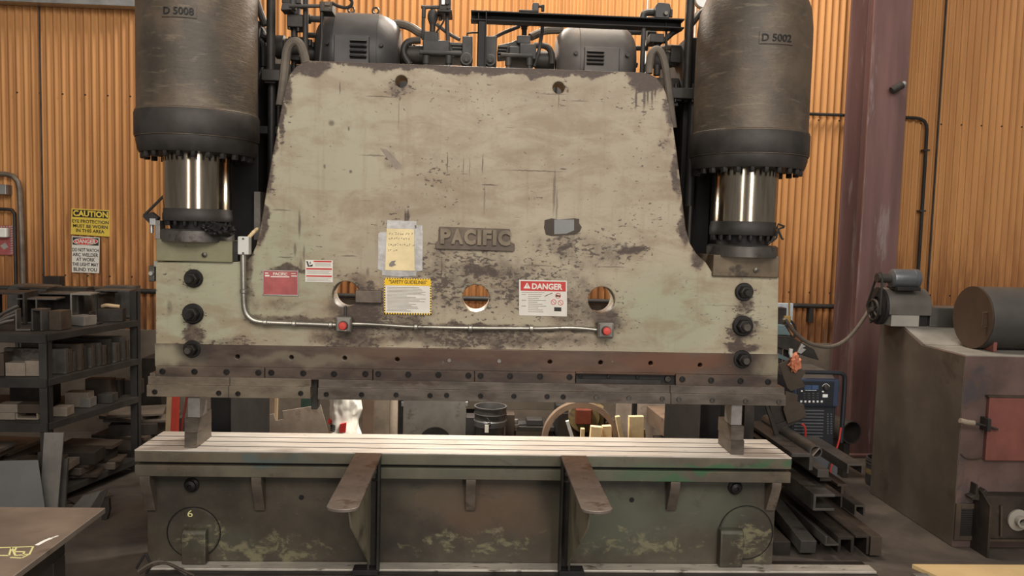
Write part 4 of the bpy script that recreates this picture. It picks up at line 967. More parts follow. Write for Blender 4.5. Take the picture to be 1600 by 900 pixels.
pipe([(1028, 20, Ybm+.05), (1014, 19, Ybm+.05), (1006, 21, Ybm+.05), (1004, 29, Ybm+.05)], .022, 'pipe_dark', sm=2)
# right-hand plumbing
cylz(1072, -30, 160, 6.5, .5, 'dark_iron', 'riser_pipe'); cylz(1072, 150, 420, 7.5, .5, 'black_oily', 'riser_pipe')
blk(1050, 137, 1087, 154, .42, .62, 'dark_iron', 'pipe_flange'); blk(1046, 152, 1066, 158, .45, .6, 'dark_iron', 'pipe_flange'); blk(1050, 160, 1060, 166, .45, .55, 'dark_iron', 'pipe_flange')
for x in (1055, 1082): cylz(x, 131, 160, 2.6, .44, 'bolt_black', 'flange_bolt')
cylz(1003, 42, 116, 3.9, .55, 'pump_grey', 'riser_pipe')
pipe([(1004, 116, .6), (1017, 84, .6)], .01, 'dark_iron', sm=0)
pipe([(1014, 115, .42), (1015, 92, .42), (1019, 80, .42), (1027, 76, .42), (1034, 84, .42), (1039, 100, .42), (1043, 125, .41), (1047, 160, .40), (1052, 200, .40)], .023, 'hose_grey', 'hydraulic_hose', 2)
blk(1016, 52, 1038, 66, .55, .68, 'dark_iron', 'valve_block'); cylz(1027, 64, 80, 4.5, .6, 'dark_iron'); cylz(1020, 64, 68, 3, .57, 'bolt_black'); cylz(1034, 64, 68, 3, .57, 'bolt_black')
cylx(1010, 1024, 55, 8, .72, 'dark_iron', 'coupling'); cylx(1020, 1050, 94, 14, .75, 'pump_grey', 'pump_casing', prof=[(.9, 0), (1, .1), (1, .75), (.8, .8), (.8, 1)])
blk(1048, 70, 1070, 98, .7, .85, 'dark_iron', 'valve_block'); cylz(1026, 102, 118, 5.5, .68, 'dark_iron')
pipe([(1036, 65, .62), (1050, 52, .62), (1064, 44, .62)], .018, 'dark_iron', sm=0); pipe([(1030, 78, .7), (1044, 73, .72), (1062, 78, .75)], .02, 'hose_grey', sm=1)
pipe([(980, 50, .85), (1000, 50, .85), (1018, 52, .8)], .02, 'pump_grey', sm=0); pipe([(985, 82, .72), (986, 76, .72), (1000, 75, .72), (1012, 76, .72)], .016, 'dark_iron', sm=1); pipe([(985, 80, .72), (986, 100, .72), (996, 102, .72)], .016, 'dark_iron', sm=1)
pipe([(1078, 40, .5), (1092, 22, .52), (1104, 14, .6)], .022, 'dark_iron', sm=0); pipe([(1078, 84, .62), (1094, 64, .62), (1104, 56, .7)], .03, 'black_oily', sm=0)
pipe([(1041, 30, .6), (1041, 78, .6)], .008, 'dark_iron', sm=0)
g = PY(1100, -2, .75); k = mpp(g)
gg = MB().lathe([(14*k, 0), (15*k, .01), (15*k, .035), (13*k, .04), (12.4*k, .03), (12.4*k, .022)], (g.x, .79, g.z), (0, -1, 0), 36).build('gauge_case', 'gauge_rim', press)
MB().lathe([(12.4*k, 0), (12.4*k, .004), (0, .0045)], (g.x, .765, g.z), (0, -1, 0), 32).build('gauge_dial', 'gauge_face', gg)
MB().tube([(g.x, .78, g.z-13*k), (g.x, .78, g.z-22*k), (g.x+.06, .78, g.z-30*k)], .014, 8).build('gauge_stem', 'brass', gg)
# left-hand plumbing
cylz(423, -30, 130, 6.8, .5, 'dark_iron', 'riser_pipe'); cylz(424, 125, 300, 6, .5, 'black_oily', 'riser_pipe'); cylz(435, 130, 220, 5, .55, 'black_oily', 'riser_pipe')
blk(408, 108, 437, 126, .42, .62, 'dark_iron', 'pipe_flange'); blk(412, 124, 430, 130, .44, .6, 'dark_iron', 'pipe_flange')
pipe([(396, -14, .62), (404, 12, .62), (414, 40, .62)], .022, 'dark_iron', sm=0); pipe([(398, 36, .65), (412, 58, .65), (424, 62, .65)], .03, 'black_oily', sm=0)
cylz(477, -20, 98, 4.2, .55, 'dark_iron', 'riser_pipe')
pipe([(446, 100, .42), (448, 78, .42), (454, 67, .42), (463, 64, .42), (470, 70, .42), (475, 84, .42), (478, 100, .42)], .027, 'hose_grey', 'hydraulic_hose', 2)
pipe([(446, 98, .42), (443, 130, .41), (438, 165, .40)], .027, 'hose_grey', 'hydraulic_hose', 1)
cylx(430, 456, 74, 18, .72, 'dark_iron', 'pump_casing', prof=[(.8, 0), (1, .1), (1, .6), (.75, .65), (.75, 1)]); cylx(452, 478, 72, 14, .72, 'pump_grey', 'pump_casing')
blk(448, 22, 474, 42, .56, .7, 'dark_iron', 'valve_block'); cylz(460, 40, 58, 5, .62, 'dark_iron'); cylz(452, 38, 46, 3, .58, 'bolt_black'); cylz(466, 42, 50, 3.2, .58, 'bolt_black'); cylz(461, 14, 24, 9, .62, 'motor_dark')
MB().ppx([(441, 4), (453, 4), (455, 15), (438, 16)], .5, .6).build('actuator', 'pump_grey', press, .006); blk(440, -8, 470, 5, .55, .68, 'dark_iron', 'valve_block'); cylz(458, -10, 16, 5, .55, 'pump_grey')
pipe([(452, 9.5, .5), (500, 9.5, .5)], .011, 'pump_grey', sm=0)
blk(499, 2, 519, 18, .48, .6, 'dark_iron', 'solenoid_box'); blk(506, 3, 516, 9, .47, .49, 'motor_grey', 'cover_plate')
pipe([(518, 4, .5), (528, 10, .5), (542, 13, .5), (550, 8, .5), (550, 0, .5), (540, -6, .5)], .010, 'rubber', 'control_cable', 2)
pipe([(503, 16, .5), (503, 60, .5), (500, 96, .5)], .011, 'dark_iron', sm=0)
cylx(482, 515, 30, 5, .8, 'pump_grey', 'coupling'); cylx(480, 486, 30, 7, .8, 'dark_iron', 'pipe_flange')
pipe([(480, 55, .7), (496, 55, .7), (501, 60, .7), (500, 72, .7), (497, 96, .7)], .017, 'dark_iron', sm=1)
cylx(480, 498, 84, 13, .8, 'dark_iron', 'coupling'); cylz(484, 62, 72, 4, .72, 'bolt_black', 'gauge_stud'); cylz(489, 66, 74, 3, .72, 'bolt_black', 'gauge_stud')
cylz(459, 92, 112, 4, .55, 'dark_iron', 'riser_pipe'); blk(452, 86, 468, 94, .5, .62, 'dark_iron', 'pipe_flange')
pipe([(404, 62, .62), (412, 70, .62), (412, 104, .62)], .02, 'black_oily', sm=1)
# ------------------------------------------------------------------ support arms and spacer blocks on the bed
def support_arm(xc_near, xc_far, side, label):
    # flat rounded arm at bed height, on a slotted post, with a gusset plate under it
    pF = PZ(xc_far, 706 if side < 0 else 710, ZB); x = PY(xc_far, 715, 0).x
    yN = PZ(xc_near, 796 if side < 0 else 799, ZB).y; hw = .074
    t = empty('support_arm', (x, 0, .0505), label, 'support arm', 'support arms on the bed front')
    zt = ZB+.0; th = .016; pts = [(x-hw, -.004), (x+hw, -.004)]
    n = 12
    for i in range(n+1):
        a = PI*i/n; pts.append((x+hw*math.cos(a), yN+.045-.045*math.sin(a)))
    MB().prism([(px_, py_, zt-th) for px_, py_ in pts], (0, 0, th)).build('arm_plate', 'arm_plate', t, .003)
    xg = x+.02*side*-1
    g0 = [(xg-.005, -.06, zt-th), (xg-.005, yN+.10, zt-th), (xg-.005, yN+.10, zt-th-.04), (xg-.005, yN+.16, zt-th-.13), (xg-.005, -.13, .16), (xg-.005, -.06, .10)]
    MB().prism(g0, (.010, 0, 0)).build('gusset', 'gusset_paint', t, .002)
    xs = x+hw*.55 if side < 0 else x-hw*.95; 
    po = MB(); A = x+hw*.12 if side < 0 else x-hw*.98; B = x+hw*.98 if side < 0 else x-hw*.12
    po.box(A, A+.012, -.075, -.004, .06, zt-th-.001); po.box(B-.012, B, -.075, -.004, .06, zt-th-.001)
    po.box(A, B, -.016, -.004, .06, zt-.16); po.build('post', 'dark_iron', t, .002)
    fo = MB(); fo.box(x-.072, x+.072, -.085, -.002, .0505, .08); fo.build('foot', 'mount_black', t, .003)
    p = Vector(((A+B)/2+(.0 if side < 0 else -.0), -.03, zt-.09)); m1 = MB(); m1.lathe([(.022, 0), (.022, .01), (.014, .012), (.014, .03), (0, .03)], p, (0, -1, 0), 16); m1.build('clamp_bolt', 'bolt_worn', t)
    MB().tube([(xg+.012*side, yN+.1, zt-th), (xg+.012*side, yN+.1, zt-th-.035)], .008, 8).build('stop_pin', 'bolt_worn', t)
    return t
support_arm(538, 576, -1, 'left of two rusty support arms on the bed front, with a triangular gusset')
support_arm(942, 896, 1, 'right of two rusty support arms on the bed front, with a curved gusset')
def spacer(x0, x1, y0, y1, Y0, ln, z0, z1, label, mat='steel_plain', rot=0):
    A, B = PY(x0, (y0+y1)/2, Y0).x, PY(x1, (y0+y1)/2, Y0).x; cx_, w_ = (A+B)/2, (B-A)
    o = MB().box(-w_/2, w_/2, -ln/2, ln/2, 0, z1-z0).thing('spacer_block', mat, label, 'block', 'steel spacer blocks between bed and ram', .003, origin=(0, 0, 0))
    o.location = (cx_, Y0+ln/2, z0); o.rotation_euler = (0, 0, rot); return o
Zt = PY(300, 624, .19).z
def stack(x0, x1, yb, ymid, ytop, up0, up1, side, s):
    yy = .05; zb_ = ZB+.0005; hh = (PY(x0, ytop, yy).z-ZB)/2
    spacer(x0, x1, 688, 700, yy, .24, zb_, zb_+hh-.0005, 'lowest of the three steel blocks stacked at the %s end of the bed' % s, 'tool_steel')
    spacer(x0, x1, 660, 676, yy, .24, zb_+hh, zb_+2*hh-.0005, 'middle of the three steel blocks stacked at the %s end of the bed' % s, 'tool_steel')
    zz = [o for o in bpy.data.objects if o.name.startswith('tool_holder')]
    spacer(up0, up1, 630, 650, YR-.05, .12, zb_+2*hh, (PY((up0+up1)/2, 621.5 if side < 0 else 633, Y2).z)-.001, 'topmost upright block under the ram at the %s end of the bed' % s, 'steel_plain')
stack(288, 308, 699, 677, 654, 293, 312, -1, 'left'); stack(1142.5, 1163, 705, 686, 666, 1143, 1160, 1, 'right')

# ------------------------------------------------------------------ left side: rack, its load, signs and wall fittings
Yr0 = 1.0
R1 = PY(72, 522, Yr0); Zs1 = R1.z; Rb = PZ(213, 500, Zs1); Zs2 = PY(72, 592, Yr0).z; Zs3 = PY(72, 661, Yr0).z; Zs0 = .12
XR, YRr = R1.x, Rb.y
rack = empty('storage_rack', (XR-.7, (Yr0+YRr)/2, 0), 'dark steel storage rack full of steel offcuts, left of the press', 'rack')
slope = (Rb.x-XR)/(YRr-Yr0); XL = XR-1.6
def rx(y): return XR+(y-Yr0)*slope
for (x, y, nm) in ((XR-.02, Yr0, 'post'), (Rb.x-.02, YRr, 'post'), (XL, Yr0, 'post'), (XL+.1, YRr, 'post')):
    zt = Zs1-.002 if y == Yr0 else PY(213, 455, YRr).z
    q = MB(); q.box(x-.03, x+.03, y-.004, y+.004, 0, zt); q.box(x+.022, x+.03, y-.004, y+.055, 0, zt); q.build(nm, 'rack_paint', rack, .002)
for z in (Zs1, Zs2, Zs3, Zs0):
    MB().prism([(XL, Yr0+.006, z-.012), (rx(Yr0), Yr0+.006, z-.012), (rx(YRr), YRr-.006, z-.012), (XL+.1, YRr-.006, z-.012)], (0, 0, .010)).build('shelf', 'rack_paint', rack)
    MB().box(XL, XR, Yr0-.012, Yr0+.004, z-.062, z-.002).build('shelf_rail', 'rack_paint', rack, .002)
    q = MB(); q.prism([(rx(Yr0), Yr0, z-.05), (rx(Yr0)+.012, Yr0, z-.05), (rx(YRr)+.012, YRr, z-.05), (rx(YRr), YRr, z-.05)], (0, 0, .048)); q.build('shelf_rail', 'rack_paint', rack, .002)
def sect(kind, w, h, t):
    if kind == 'box': return [(-w/2, 0), (w/2, 0), (w/2, h), (-w/2, h)]
    if kind == 'channel': return [(-w/2, 0), (w/2, 0), (w/2, h), (w/2-t, h), (w/2-t, t), (-w/2+t, t), (-w/2+t, h), (-w/2, h)]
    if kind == 'channel_down': return [(-w/2, 0), (-w/2+t, 0), (-w/2+t, h-t), (w/2-t, h-t), (w/2-t, 0), (w/2, 0), (w/2, h), (-w/2, h)]
    if kind == 'channel_side': return [(-w/2, 0), (w/2, 0), (w/2, t), (-w/2+t, t), (-w/2+t, h-t), (w/2, h-t), (w/2, h), (-w/2, h)]
    if kind == 'angle': return [(-w/2, 0), (w/2, 0), (w/2, t), (-w/2+t, t), (-w/2+t, h), (-w/2, h)]
    if kind == 'angle_top': return [(w/2-t, 0), (w/2, 0), (w/2, h), (-w/2, h), (-w/2, h-t), (w/2-t, h-t)]
    if kind == 'beam': return [(-w/2, 0), (w/2, 0), (w/2, t), (t/2, t), (t/2, h-t), (w/2, h-t), (w/2, h), (-w/2, h), (-w/2, h-t), (-t/2, h-t), (-t/2, t), (-w/2, t)]
    if kind == 'tee': return [(-t/2, 0), (t/2, 0), (t/2, h-t), (w/2, h-t), (w/2, h), (-w/2, h), (-w/2, h-t), (-t/2, h-t)]
    if kind == 'die': return [(-w/2, 0), (w/2, 0), (w/2, h*.4), (w*.34, h*.5), (w*.34, h*.8), (w/2, h*.86), (w/2, h), (-w/2, h), (-w/2, h*.3), (-w*.42, h*.2)]
def offcut(name, kind, w, h, t, ln, loc, rot, mat, label, cat, group=None, bev=.002):
    # a length of rolled section: profile in (x, z), length along +y; loc is the near end at the base
    p = sect(kind, w, h, t); mb = MB(); mb.prism([(x, 0, z) for x, z in p], (0, ln, 0))
    o = mb.thing(name, mat, label, cat, group, bev, origin=(0, 0, 0)); o.location = loc; o.rotation_euler = rot; return o
G1 = 'steel offcuts on the top shelf of the rack'
def onshelf(px, py, z): return PZ(px, py, z)
E = .001
def put(name, kind, px, py, z, wpx, hpx, t, ln, rz, mat, label, cat='steel offcut', group=G1, tilt=0):
    p = PZ(px, py, z); k = mpp(p); return offcut(name, kind, wpx*k, hpx*k, t, ln, (p.x, p.y, z+E), (0, tilt, rz), mat, label, cat, group)
H = PI/2
put('channel_offcut', 'angle', 36, 517, Zs1, 21, 33, .01, .10, .25, 'scrap_steel', 'short upright angle piece at the front of the top rack shelf, beside the bent rods')
put('channel_offcut', 'channel_down', 57, 517, Zs1, 18, 34, .012, .09, -.2, 'scrap_steel', 'upright channel piece with a bright edge, front of the top rack shelf')
put('steel_block', 'box', 86, 516, Zs1, 19, 30, .01, .12, -.1, 'scrap_brown', 'brown upright steel block at the front corner of the top rack shelf', 'block')
put('beam_offcut', 'beam', 57, 506, Zs1, 58, 40, .012, .16, .10, 'scrap_steel', 'wide I-beam offcut lying behind the upright pieces on the top rack shelf')
put('plate_stack', 'channel_down', 90, 500, Zs1, 62, 42, .012, .3, .06, 'scrap_steel', 'long flat-topped channel across the middle of the top rack shelf')
put('channel_offcut', 'channel_side', 126, 503, Zs1, 30, 44, .012, .2, .1, 'scrap_light', 'bright-edged channel lying on its side, middle of the top rack shelf')
put('steel_block', 'box', 121, 509, Zs1, 26, 15, .01, .12, -.3, 'scrap_light', 'low bright steel block in front of the bright-edged channel on the rack')
put('beam_offcut', 'beam', 153, 500, Zs1, 12, 42, .01, .2, -.2, 'scrap_dark', 'narrow dark beam stub standing in the middle of the top rack shelf')
put('beam_offcut', 'channel_side', 176, 499, Zs1, 52, 46, .014, .14, .05, 'scrap_steel', 'large beam offcut with a deep recess at the rear end of the top rack shelf')
put('steel_block', 'box', 172, 503, Zs1, 36, 20, .01, .12, .2, 'scrap_dark', 'dark low block at the rear of the top rack shelf, under the tan handle')
put('steel_block', 'angle', 146, 507, Zs1, 14, 20, .012, .08, .0, 'scrap_dark', 'small dark angle piece by the edge of the top rack shelf')
p = PZ(168, 503, Zs1); k = mpp(p); hz = Zs1+20*k+.0145
MB().tube([(p.x-.07, p.y+.07, hz), (p.x-.03, p.y+.05, hz+.012), (p.x+.02, p.y+.05, hz+.006), (p.x+.06, p.y+.07, hz)], .014, 8, 1).thing('pry_tool', 'wood_tan', 'curved tan tool handle lying on the dark block at the rear of the rack', 'handle')
for pxx, pyy, ww, hh, kd, mt, lb in ((52, 499, 46, 50, 'channel_side', 'scrap_dark', 'tall dark channel lying at the back left of the top rack shelf'), (104, 495, 60, 46, 'box', 'scrap_dark', 'long dark beam end behind the flat-topped channel on the rack'), (148, 493, 36, 44, 'channel_down', 'scrap_brown', 'brown channel at the back of the top rack shelf, behind the beam stub'), (186, 494, 44, 47, 'box', 'scrap_steel', 'large grey block at the back right corner of the top rack shelf')):
    put('beam_offcut', kd, pxx, pyy, Zs1, ww, hh, .014, .14, .0, mt, lb)
p = PZ(40, 500, Zs1)
t = MB(); q0, q1 = PY(10, 462, p.y+.31), PY(82, 448, p.y+.31); 
t.prism([(q0.x, p.y+.31, Zs1+E), (q1.x, p.y+.31, Zs1+E), (q1.x, p.y+.31, q1.z-.03), (q1.x-.04, p.y+.31, q1.z), (q0.x+.04, p.y+.31, q1.z+.01), (q0.x, p.y+.31, q1.z-.03)], (0, .22, 0))
t.thing('steel_tray', 'scrap_steel', 'long steel box with rounded top corners at the back of the top rack shelf', 'box', None, .012)
put('beam_offcut', 'channel_down', 8, 507, Zs1, 56, 50, .014, .25, .15, 'scrap_dark', 'dark boxy offcut at the far left of the top rack shelf')
for i, (a, b2, lb) in enumerate((((0, 497), (28, 478), 'upper of the bent rods sticking out over the left end of the rack'), ((0, 508), (26, 486), 'second of the bent rods over the left end of the rack'), ((0, 520), (25, 492), 'third of the bent rods, reaching down over the left end of the rack'), ((0, 530), (23, 500), 'lowest and steepest of the bent rods over the left end of the rack'))):
    yy = Yr0+.12+.035*(3-i); p0 = PY(a[0]-14, a[1]+6, yy-.02); p1 = PY(*b2, yy+.02); p0.z = max(p0.z, Zs1+.02)
    MB().tube([p0, p0.lerp(p1, .5)+Vector((0, 0, .012)), p1], .012, 8, 1).thing('steel_rod', 'scrap_steel', lb, 'rod', 'bent rods on the rack')
# middle shelf: bright tooling at the front, then a row of dies along the side
G2 = 'press dies on the middle shelf'
for i, (px, w_, h_, mt, lb) in enumerate(((2, 8, 36, 'scrap_brown', 'dark upright bar at the left end of the middle rack shelf'), (24, 30, 21, 'scrap_tan', 'pale tan tooling block on the middle rack shelf, left of the front post'), (53, 27, 24, 'scrap_tan', 'paler tan tooling block touching the front post on the middle rack shelf'))):
    put('tool_block', 'box', px, 588, Zs2, w_, h_, .01, .09, 0, mt, lb, 'block', G2)
put('tool_block', 'channel', 30, 578, Zs2, 60, 16, .01, .05, 0, 'scrap_dark', 'dark tooling block behind the two tan blocks on the middle rack shelf', 'block', G2)
random.seed(21)
ND = 14
names = 'first second third fourth fifth sixth seventh eighth ninth tenth eleventh twelfth thirteenth last'.split()
for i in range(ND):
    y = Yr0+.20+(YRr-Yr0-.26)*i/(ND-1); x = rx(y)-.012-random.uniform(0, .03); hgt = .19-.02*random.random()-.02*(i % 3)
    w_ = .038+.006*random.random()
    o = offcut('press_die', 'die', w_, hgt, .01, .42, (x, y, Zs2+E), (0, 0, PI/2), ('scrap_steel', 'scrap_brown', 'scrap_steel', 'scrap_brown', 'scrap_dark')[i % 5], '%s press die from the front post in the row along the middle rack shelf' % names[i], 'press die', G2)
# lower shelf
G3 = 'timber and steel blocks on the lower shelf'
def put2(px, py, w_, h_, dy, mt, lb, ln=.10, z=None, kind='box', up=0):
    p = PZ(px, py, Zs3); k = mpp(p); offcut('packing_block', kind, w_*k, h_*k, .012, ln, (p.x, p.y+dy, Zs3+E+up), (0, 0, 0), mt, lb, 'block', G3)
k3 = mpp(PZ(40, 655, Zs3))
put2(10, 656, 26, 11, .0, 'scrap_tan', 'left lower tan block on the lower rack shelf'); put2(42, 656, 34, 10, .0, 'scrap_tan', 'notched lower tan block beside the front post on the lower rack shelf', kind='channel')
put2(12, 656, 30, 13, .0, 'scrap_tan', 'left upper tan block resting on the lower rack shelf stack', up=11*k3+.001); put2(44, 656, 36, 14, .0, 'scrap_brown', 'right upper tan-brown block resting on the notched block, lower rack shelf', up=10*k3+.001)
put2(90, 652, 24, 14, .02, 'scrap_tan', 'tan block just right of the front post on the lower rack shelf'); put2(100, 645, 36, 24, .17, 'scrap_tan', 'long tan block behind, right of the front post on the lower rack shelf')
put2(124, 641, 16, 14, .08, 'scrap_light', 'small pale block near the side edge of the lower rack shelf'); put2(126, 637, 40, 34, .26, 'scrap_brown', 'tall brown block in the middle of the lower rack shelf side')
put2(152, 634, 12, 28, .30, 'scrap_dark', 'dark upright block past the brown one on the lower rack shelf'); put2(170, 630, 40, 24, .30, 'scrap_dark', 'dark wide block at the rear of the lower rack shelf'); put2(20, 642, 70, 34, .24, 'scrap_dark', 'dark bulky block at the back of the lower rack shelf')
put2(162, 631, 22, 14, .02, 'scrap_steel', 'thin grey block at the side edge of the lower rack shelf')
# plates stacked on the bottom tier and spilling out in front
G4 = 'plates stored at the foot of the rack'
def slab(name, cx_, cy_, z, lx, ly, th, rz, mat, label, cat='steel plate', group=G4, tilt=(0, 0)):
    o = MB().box(-lx/2, lx/2, -ly/2, ly/2, 0, th).thing(name, mat, label, cat, group, .002, origin=(0, 0, 0)); o.location = (cx_, cy_, z); o.rotation_euler = (tilt[0], tilt[1], rz); return o
zz = Zs0+E
X0 = XR-.35
for i, (dx, dy, lx, ly, th, mt, lb) in enumerate(((0, 0, .75, .5, .045, 'scrap_dark', 'bottom dark plate at the foot of the rack'), (.02, .02, .70, .46, .03, 'board_dark', 'thick brown board second from the bottom at the foot of the rack'), (-.03, .0, .66, .44, .035, 'scrap_brown', 'brown plate in the middle of the pile at the foot of the rack'), (.03, -.02, .70, .5, .02, 'board_dark', 'thin brown board above the middle plate at the foot of the rack'), (-.02, .02, .62, .42, .03, 'scrap_tan', 'tan board topmost in the pile at the foot of the rack'))):
    slab('board', X0+dx-.42, Yr0+.62+dy, zz, lx, ly, th, .05-.04*i, mt, lb, 'board'); zz += th+.0015
zz = .001
Xs = PZ(178, 722, 0); 
for i, (lx, ly, th, rz, mt, lb) in enumerate(((.50, .60, .14, .0, 'scrap_dark', 'dark heavy slab lying on the floor between rack and press'), (.44, .5, .09, .12, 'scrap_brown', 'brown block slab on the floor pile between rack and press'), (.46, .44, .025, -.15, 'scrap_brown', 'thin brown plate third up the floor pile between rack and press'), (.36, .48, .09, .2, 'scrap_dark', 'dark thick plate fourth up the floor pile between rack and press'), (.5, .36, .02, .05, 'board_dark', 'thin grey-brown board fifth up the floor pile between rack and press'), (.34, .4, .03, -.35, 'scrap_brown', 'skewed brown plate near the top of the floor pile by the press'), (.42, .34, .018, .3, 'board_dark', 'topmost skewed board on the floor pile by the press'))):
    slab('scrap_plate', Xs.x+.16+.03*math.sin(i*2.1), Xs.y+.10+.03*math.cos(i*1.7), zz, lx, ly, th, rz, mt, lb, 'plate', 'floor pile of plates left of the press'); zz += th+.0015
def lean_plate(name, poly, th, mat, label, yfoot, ang, cat='steel plate', group=None):
    # poly in picture pixels; the plate stands on its lower edge at depth yfoot and leans back by ang
    pts = [PY(x, y, yfoot) for x, y in poly]; z0 = min(p.z for p in pts); c = Vector((sum(p.x for p in pts)/len(pts), yfoot, 0))
    mb = MB(); mb.prism([(p.x-c.x, 0, (p.z-z0)) for p in pts], (0, th, 0)); o = mb.thing(name, mat, label, cat, group, .0015, origin=(0, 0, 0))
    o.location = (c.x, yfoot, .001); o.rotation_euler = (-ang, 0, 0); return o
def foot(px, py): return PZ(px, py, 0).y
G6 = 'jumbled plates on the bottom rack tier'
for j, (yy, lbs) in enumerate(((.20, 'front'), (.41, 'middle'), (.62, 'rear'))):
    z0 = Zs0+E; y = Yr0+yy
    for i in range(4):
        lx, ly, th = .30+.05*((i*3+j) % 3), .155+.01*((i+j) % 3), (.09, .03, .05, .018)[(i+j) % 4]
        slab('scrap_plate', rx(y)-.17+.035*((i*7+j*5) % 3-1), y, z0, lx, ly, th, .16*((i*5+j*3) % 4-1.5)*.6, ('scrap_dark', 'scrap_brown', 'board_dark', 'scrap_brown')[(i+j) % 4], '%s plate in the %s heap along the side of the bottom rack tier' % (('lowest', 'second', 'third', 'topmost')[i], lbs), 'plate', G6); z0 += th+.0012
G5 = 'bars and sheets leaning on the rack'
lean_plate('leaning_sheet', [(-40, 718), (50, 716), (73, 812), (-40, 812)], .005, 'sheet_grey', 'large plain grey steel sheet leaning at the far left in front of the rack', .76, .16, 'sheet', G5)
lean_plate('leaning_bar', [(61, 669), (92, 669), (88, 802), (60, 802)], .012, 'scrap_light', 'wide pale steel flat bar leaning upright against the rack', .84, .10, 'bar', G5)
lean_plate('leaning_bar', [(91, 711), (102, 711), (100, 800), (88, 800)], .02, 'scrap_steel', 'narrow steel bar leaning just right of the wide pale flat bar', .89, .08, 'bar', G5)
lean_plate('leaning_bar', [(54, 703), (62, 702), (62, 800), (56, 800)], .02, 'scrap_dark', 'dark narrow bar half hidden left of the wide pale flat bar', .91, .08, 'bar', G5)
lean_plate('scrap_sheet', [(104, 784), (122, 757), (152, 749), (139, 786)], .006, 'scrap_steel', 'trapezoid grey sheet scrap leaning on the floor near the rack', .95, .6, 'scrap', G5)
lean_plate('scrap_sheet', [(132, 792), (151, 756), (163, 749), (152, 792)], .006, 'scrap_dark', 'dark folded sheet scrap standing on the floor right of the trapezoid one', .90, .3, 'scrap', G5)
lean_plate('scrap_sheet', [(158, 795), (160, 764), (168, 762), (170, 780), (166, 795)], .03, 'scrap_dark', 'small dark upright scrap nearest the floor gap by the press', .84, .1, 'scrap', G5)
lean_plate('scrap_sheet', [(150, 790), (150, 781), (160, 781), (160, 790)], .012, 'scrap_light', 'tiny pale steel tab on the floor among the dark scraps', .93, .1, 'scrap', G5)
lean_plate('scrap_plate', [(98, 742), (150, 722), (170, 735), (120, 752)], .01, 'scrap_brown', 'brown plate lying aslant behind the trapezoid scrap', 1.12, .9, 'plate', G5)
# planks in the bottom tier at far left
zz = PZ(20, 712, .35).z
for i in range(3):
    p = PZ(20, 712-3*i, .30); slab('plank', XR-.68+.02*i, Yr0+.16, Zs0+.198+.0255*i, .5, .32, .024, .0, 'board_dark' if i % 2 else 'scrap_tan', ('lowest', 'middle', 'topmost')[i]+' of the three planks on the left of the bottom rack tier', 'plank', 'planks in the rack')
slab('timber_block', XR-.68, Yr0+.17, Zs0+E, .4, .26, .195, 0, 'scrap_dark', 'dark block holding up the three planks in the bottom rack tier', 'block', None)
# wall signs
def wall_sign(name, quad, label, mat='sign_white'):
    Y = YW-.006; o = MB().ppx(quad, Y-.004, Y+.004).thing(name, mat, label, 'sign', None, .001); return o, Y-.004
s1, ys = wall_sign('caution_sign', [(111.5, 325.5), (171, 328.5), (171, 370), (110.5, 366)], 'yellow CAUTION eye protection sign on the orange corrugated wall', 'sign_yellow')
MB().ppx([(113.5, 327.2), (169.5, 330), (169.3, 341.6), (113.3, 338.6)], ys-.001, ys+.001).build('header_band', 'ink_black', s1)
def tilt_text(lines, Y, parent, mat, bold, slope):
    me = text_px(lines, Y, .0005, bold)
    if slope:
        xs = [v.co.x for v in me.vertices]; c = sum(xs)/len(xs)
        for v in me.vertices: v.co.z -= (v.co.x-c)*slope
    for v in me.vertices: v.co -= BASE[parent]
    return link_mesh('lettering', me, mat, parent, 0, False, None, BASE[parent])
tilt_text([('CAUTION', 115, 329.6, 168, 338.8)], ys-.0012, s1, 'sign_yellow', .035, .03)
tilt_text([('EYE PROTECTION', 113.5, 343.8, 169, 349)], ys-.0004, s1, 'ink_black', .02, .03)
tilt_text([('MUST BE WORN', 115, 351.2, 167.5, 356.4)], ys-.0004, s1, 'ink_black', .02, .03)
tilt_text([('IN THIS AREA', 119.5, 358.4, 162.5, 363.6)], ys-.0004, s1, 'ink_black', .02, .03)
s2, ys = wall_sign('danger_sign', [(112, 369), (155.3, 371.3), (154.5, 427), (112, 425.5)], 'white DANGER arc welder sign with black and red header, under the yellow sign')
MB().ppx([(113.3, 370.3), (154, 372.4), (154, 384), (113.3, 382.2)], ys-.0008, ys+.001).build('header_band', 'ink_black', s2)
def ell(cx_, cy_, rx_, ry_, n=28): return [(cx_+rx_*math.cos(2*PI*i/n), cy_+ry_*math.sin(2*PI*i/n)) for i in range(n)]
MB().ppx(ell(133.6, 377.3, 19.6, 5.6), ys-.0014, ys).build('oval_rim', 'sign_white', s2)
MB().ppx(ell(133.6, 377.3, 18.4, 4.9), ys-.0020, ys).build('oval', 'sign_red', s2)
tilt_text([('DANGER', 118.5, 374, 149, 380.6)], ys-.0022, s2, 'sign_white', .025, .02)
for s, x0, y0, x1, y1 in (('DO NOT WATCH', 113.5, 388, 153.5, 393.4), ('ARC WELDER', 114, 395.4, 153, 401), ('AT WORK', 119.5, 402.8, 148, 408.4), ('THE LIGHT MAY', 113.5, 410.4, 153.5, 415.8), ('BLIND YOU', 115.5, 418.2, 151, 423.8)):
    tilt_text([(s, x0, y0, x1, y1)], ys-.0004, s2, 'ink_black', .02, .015)
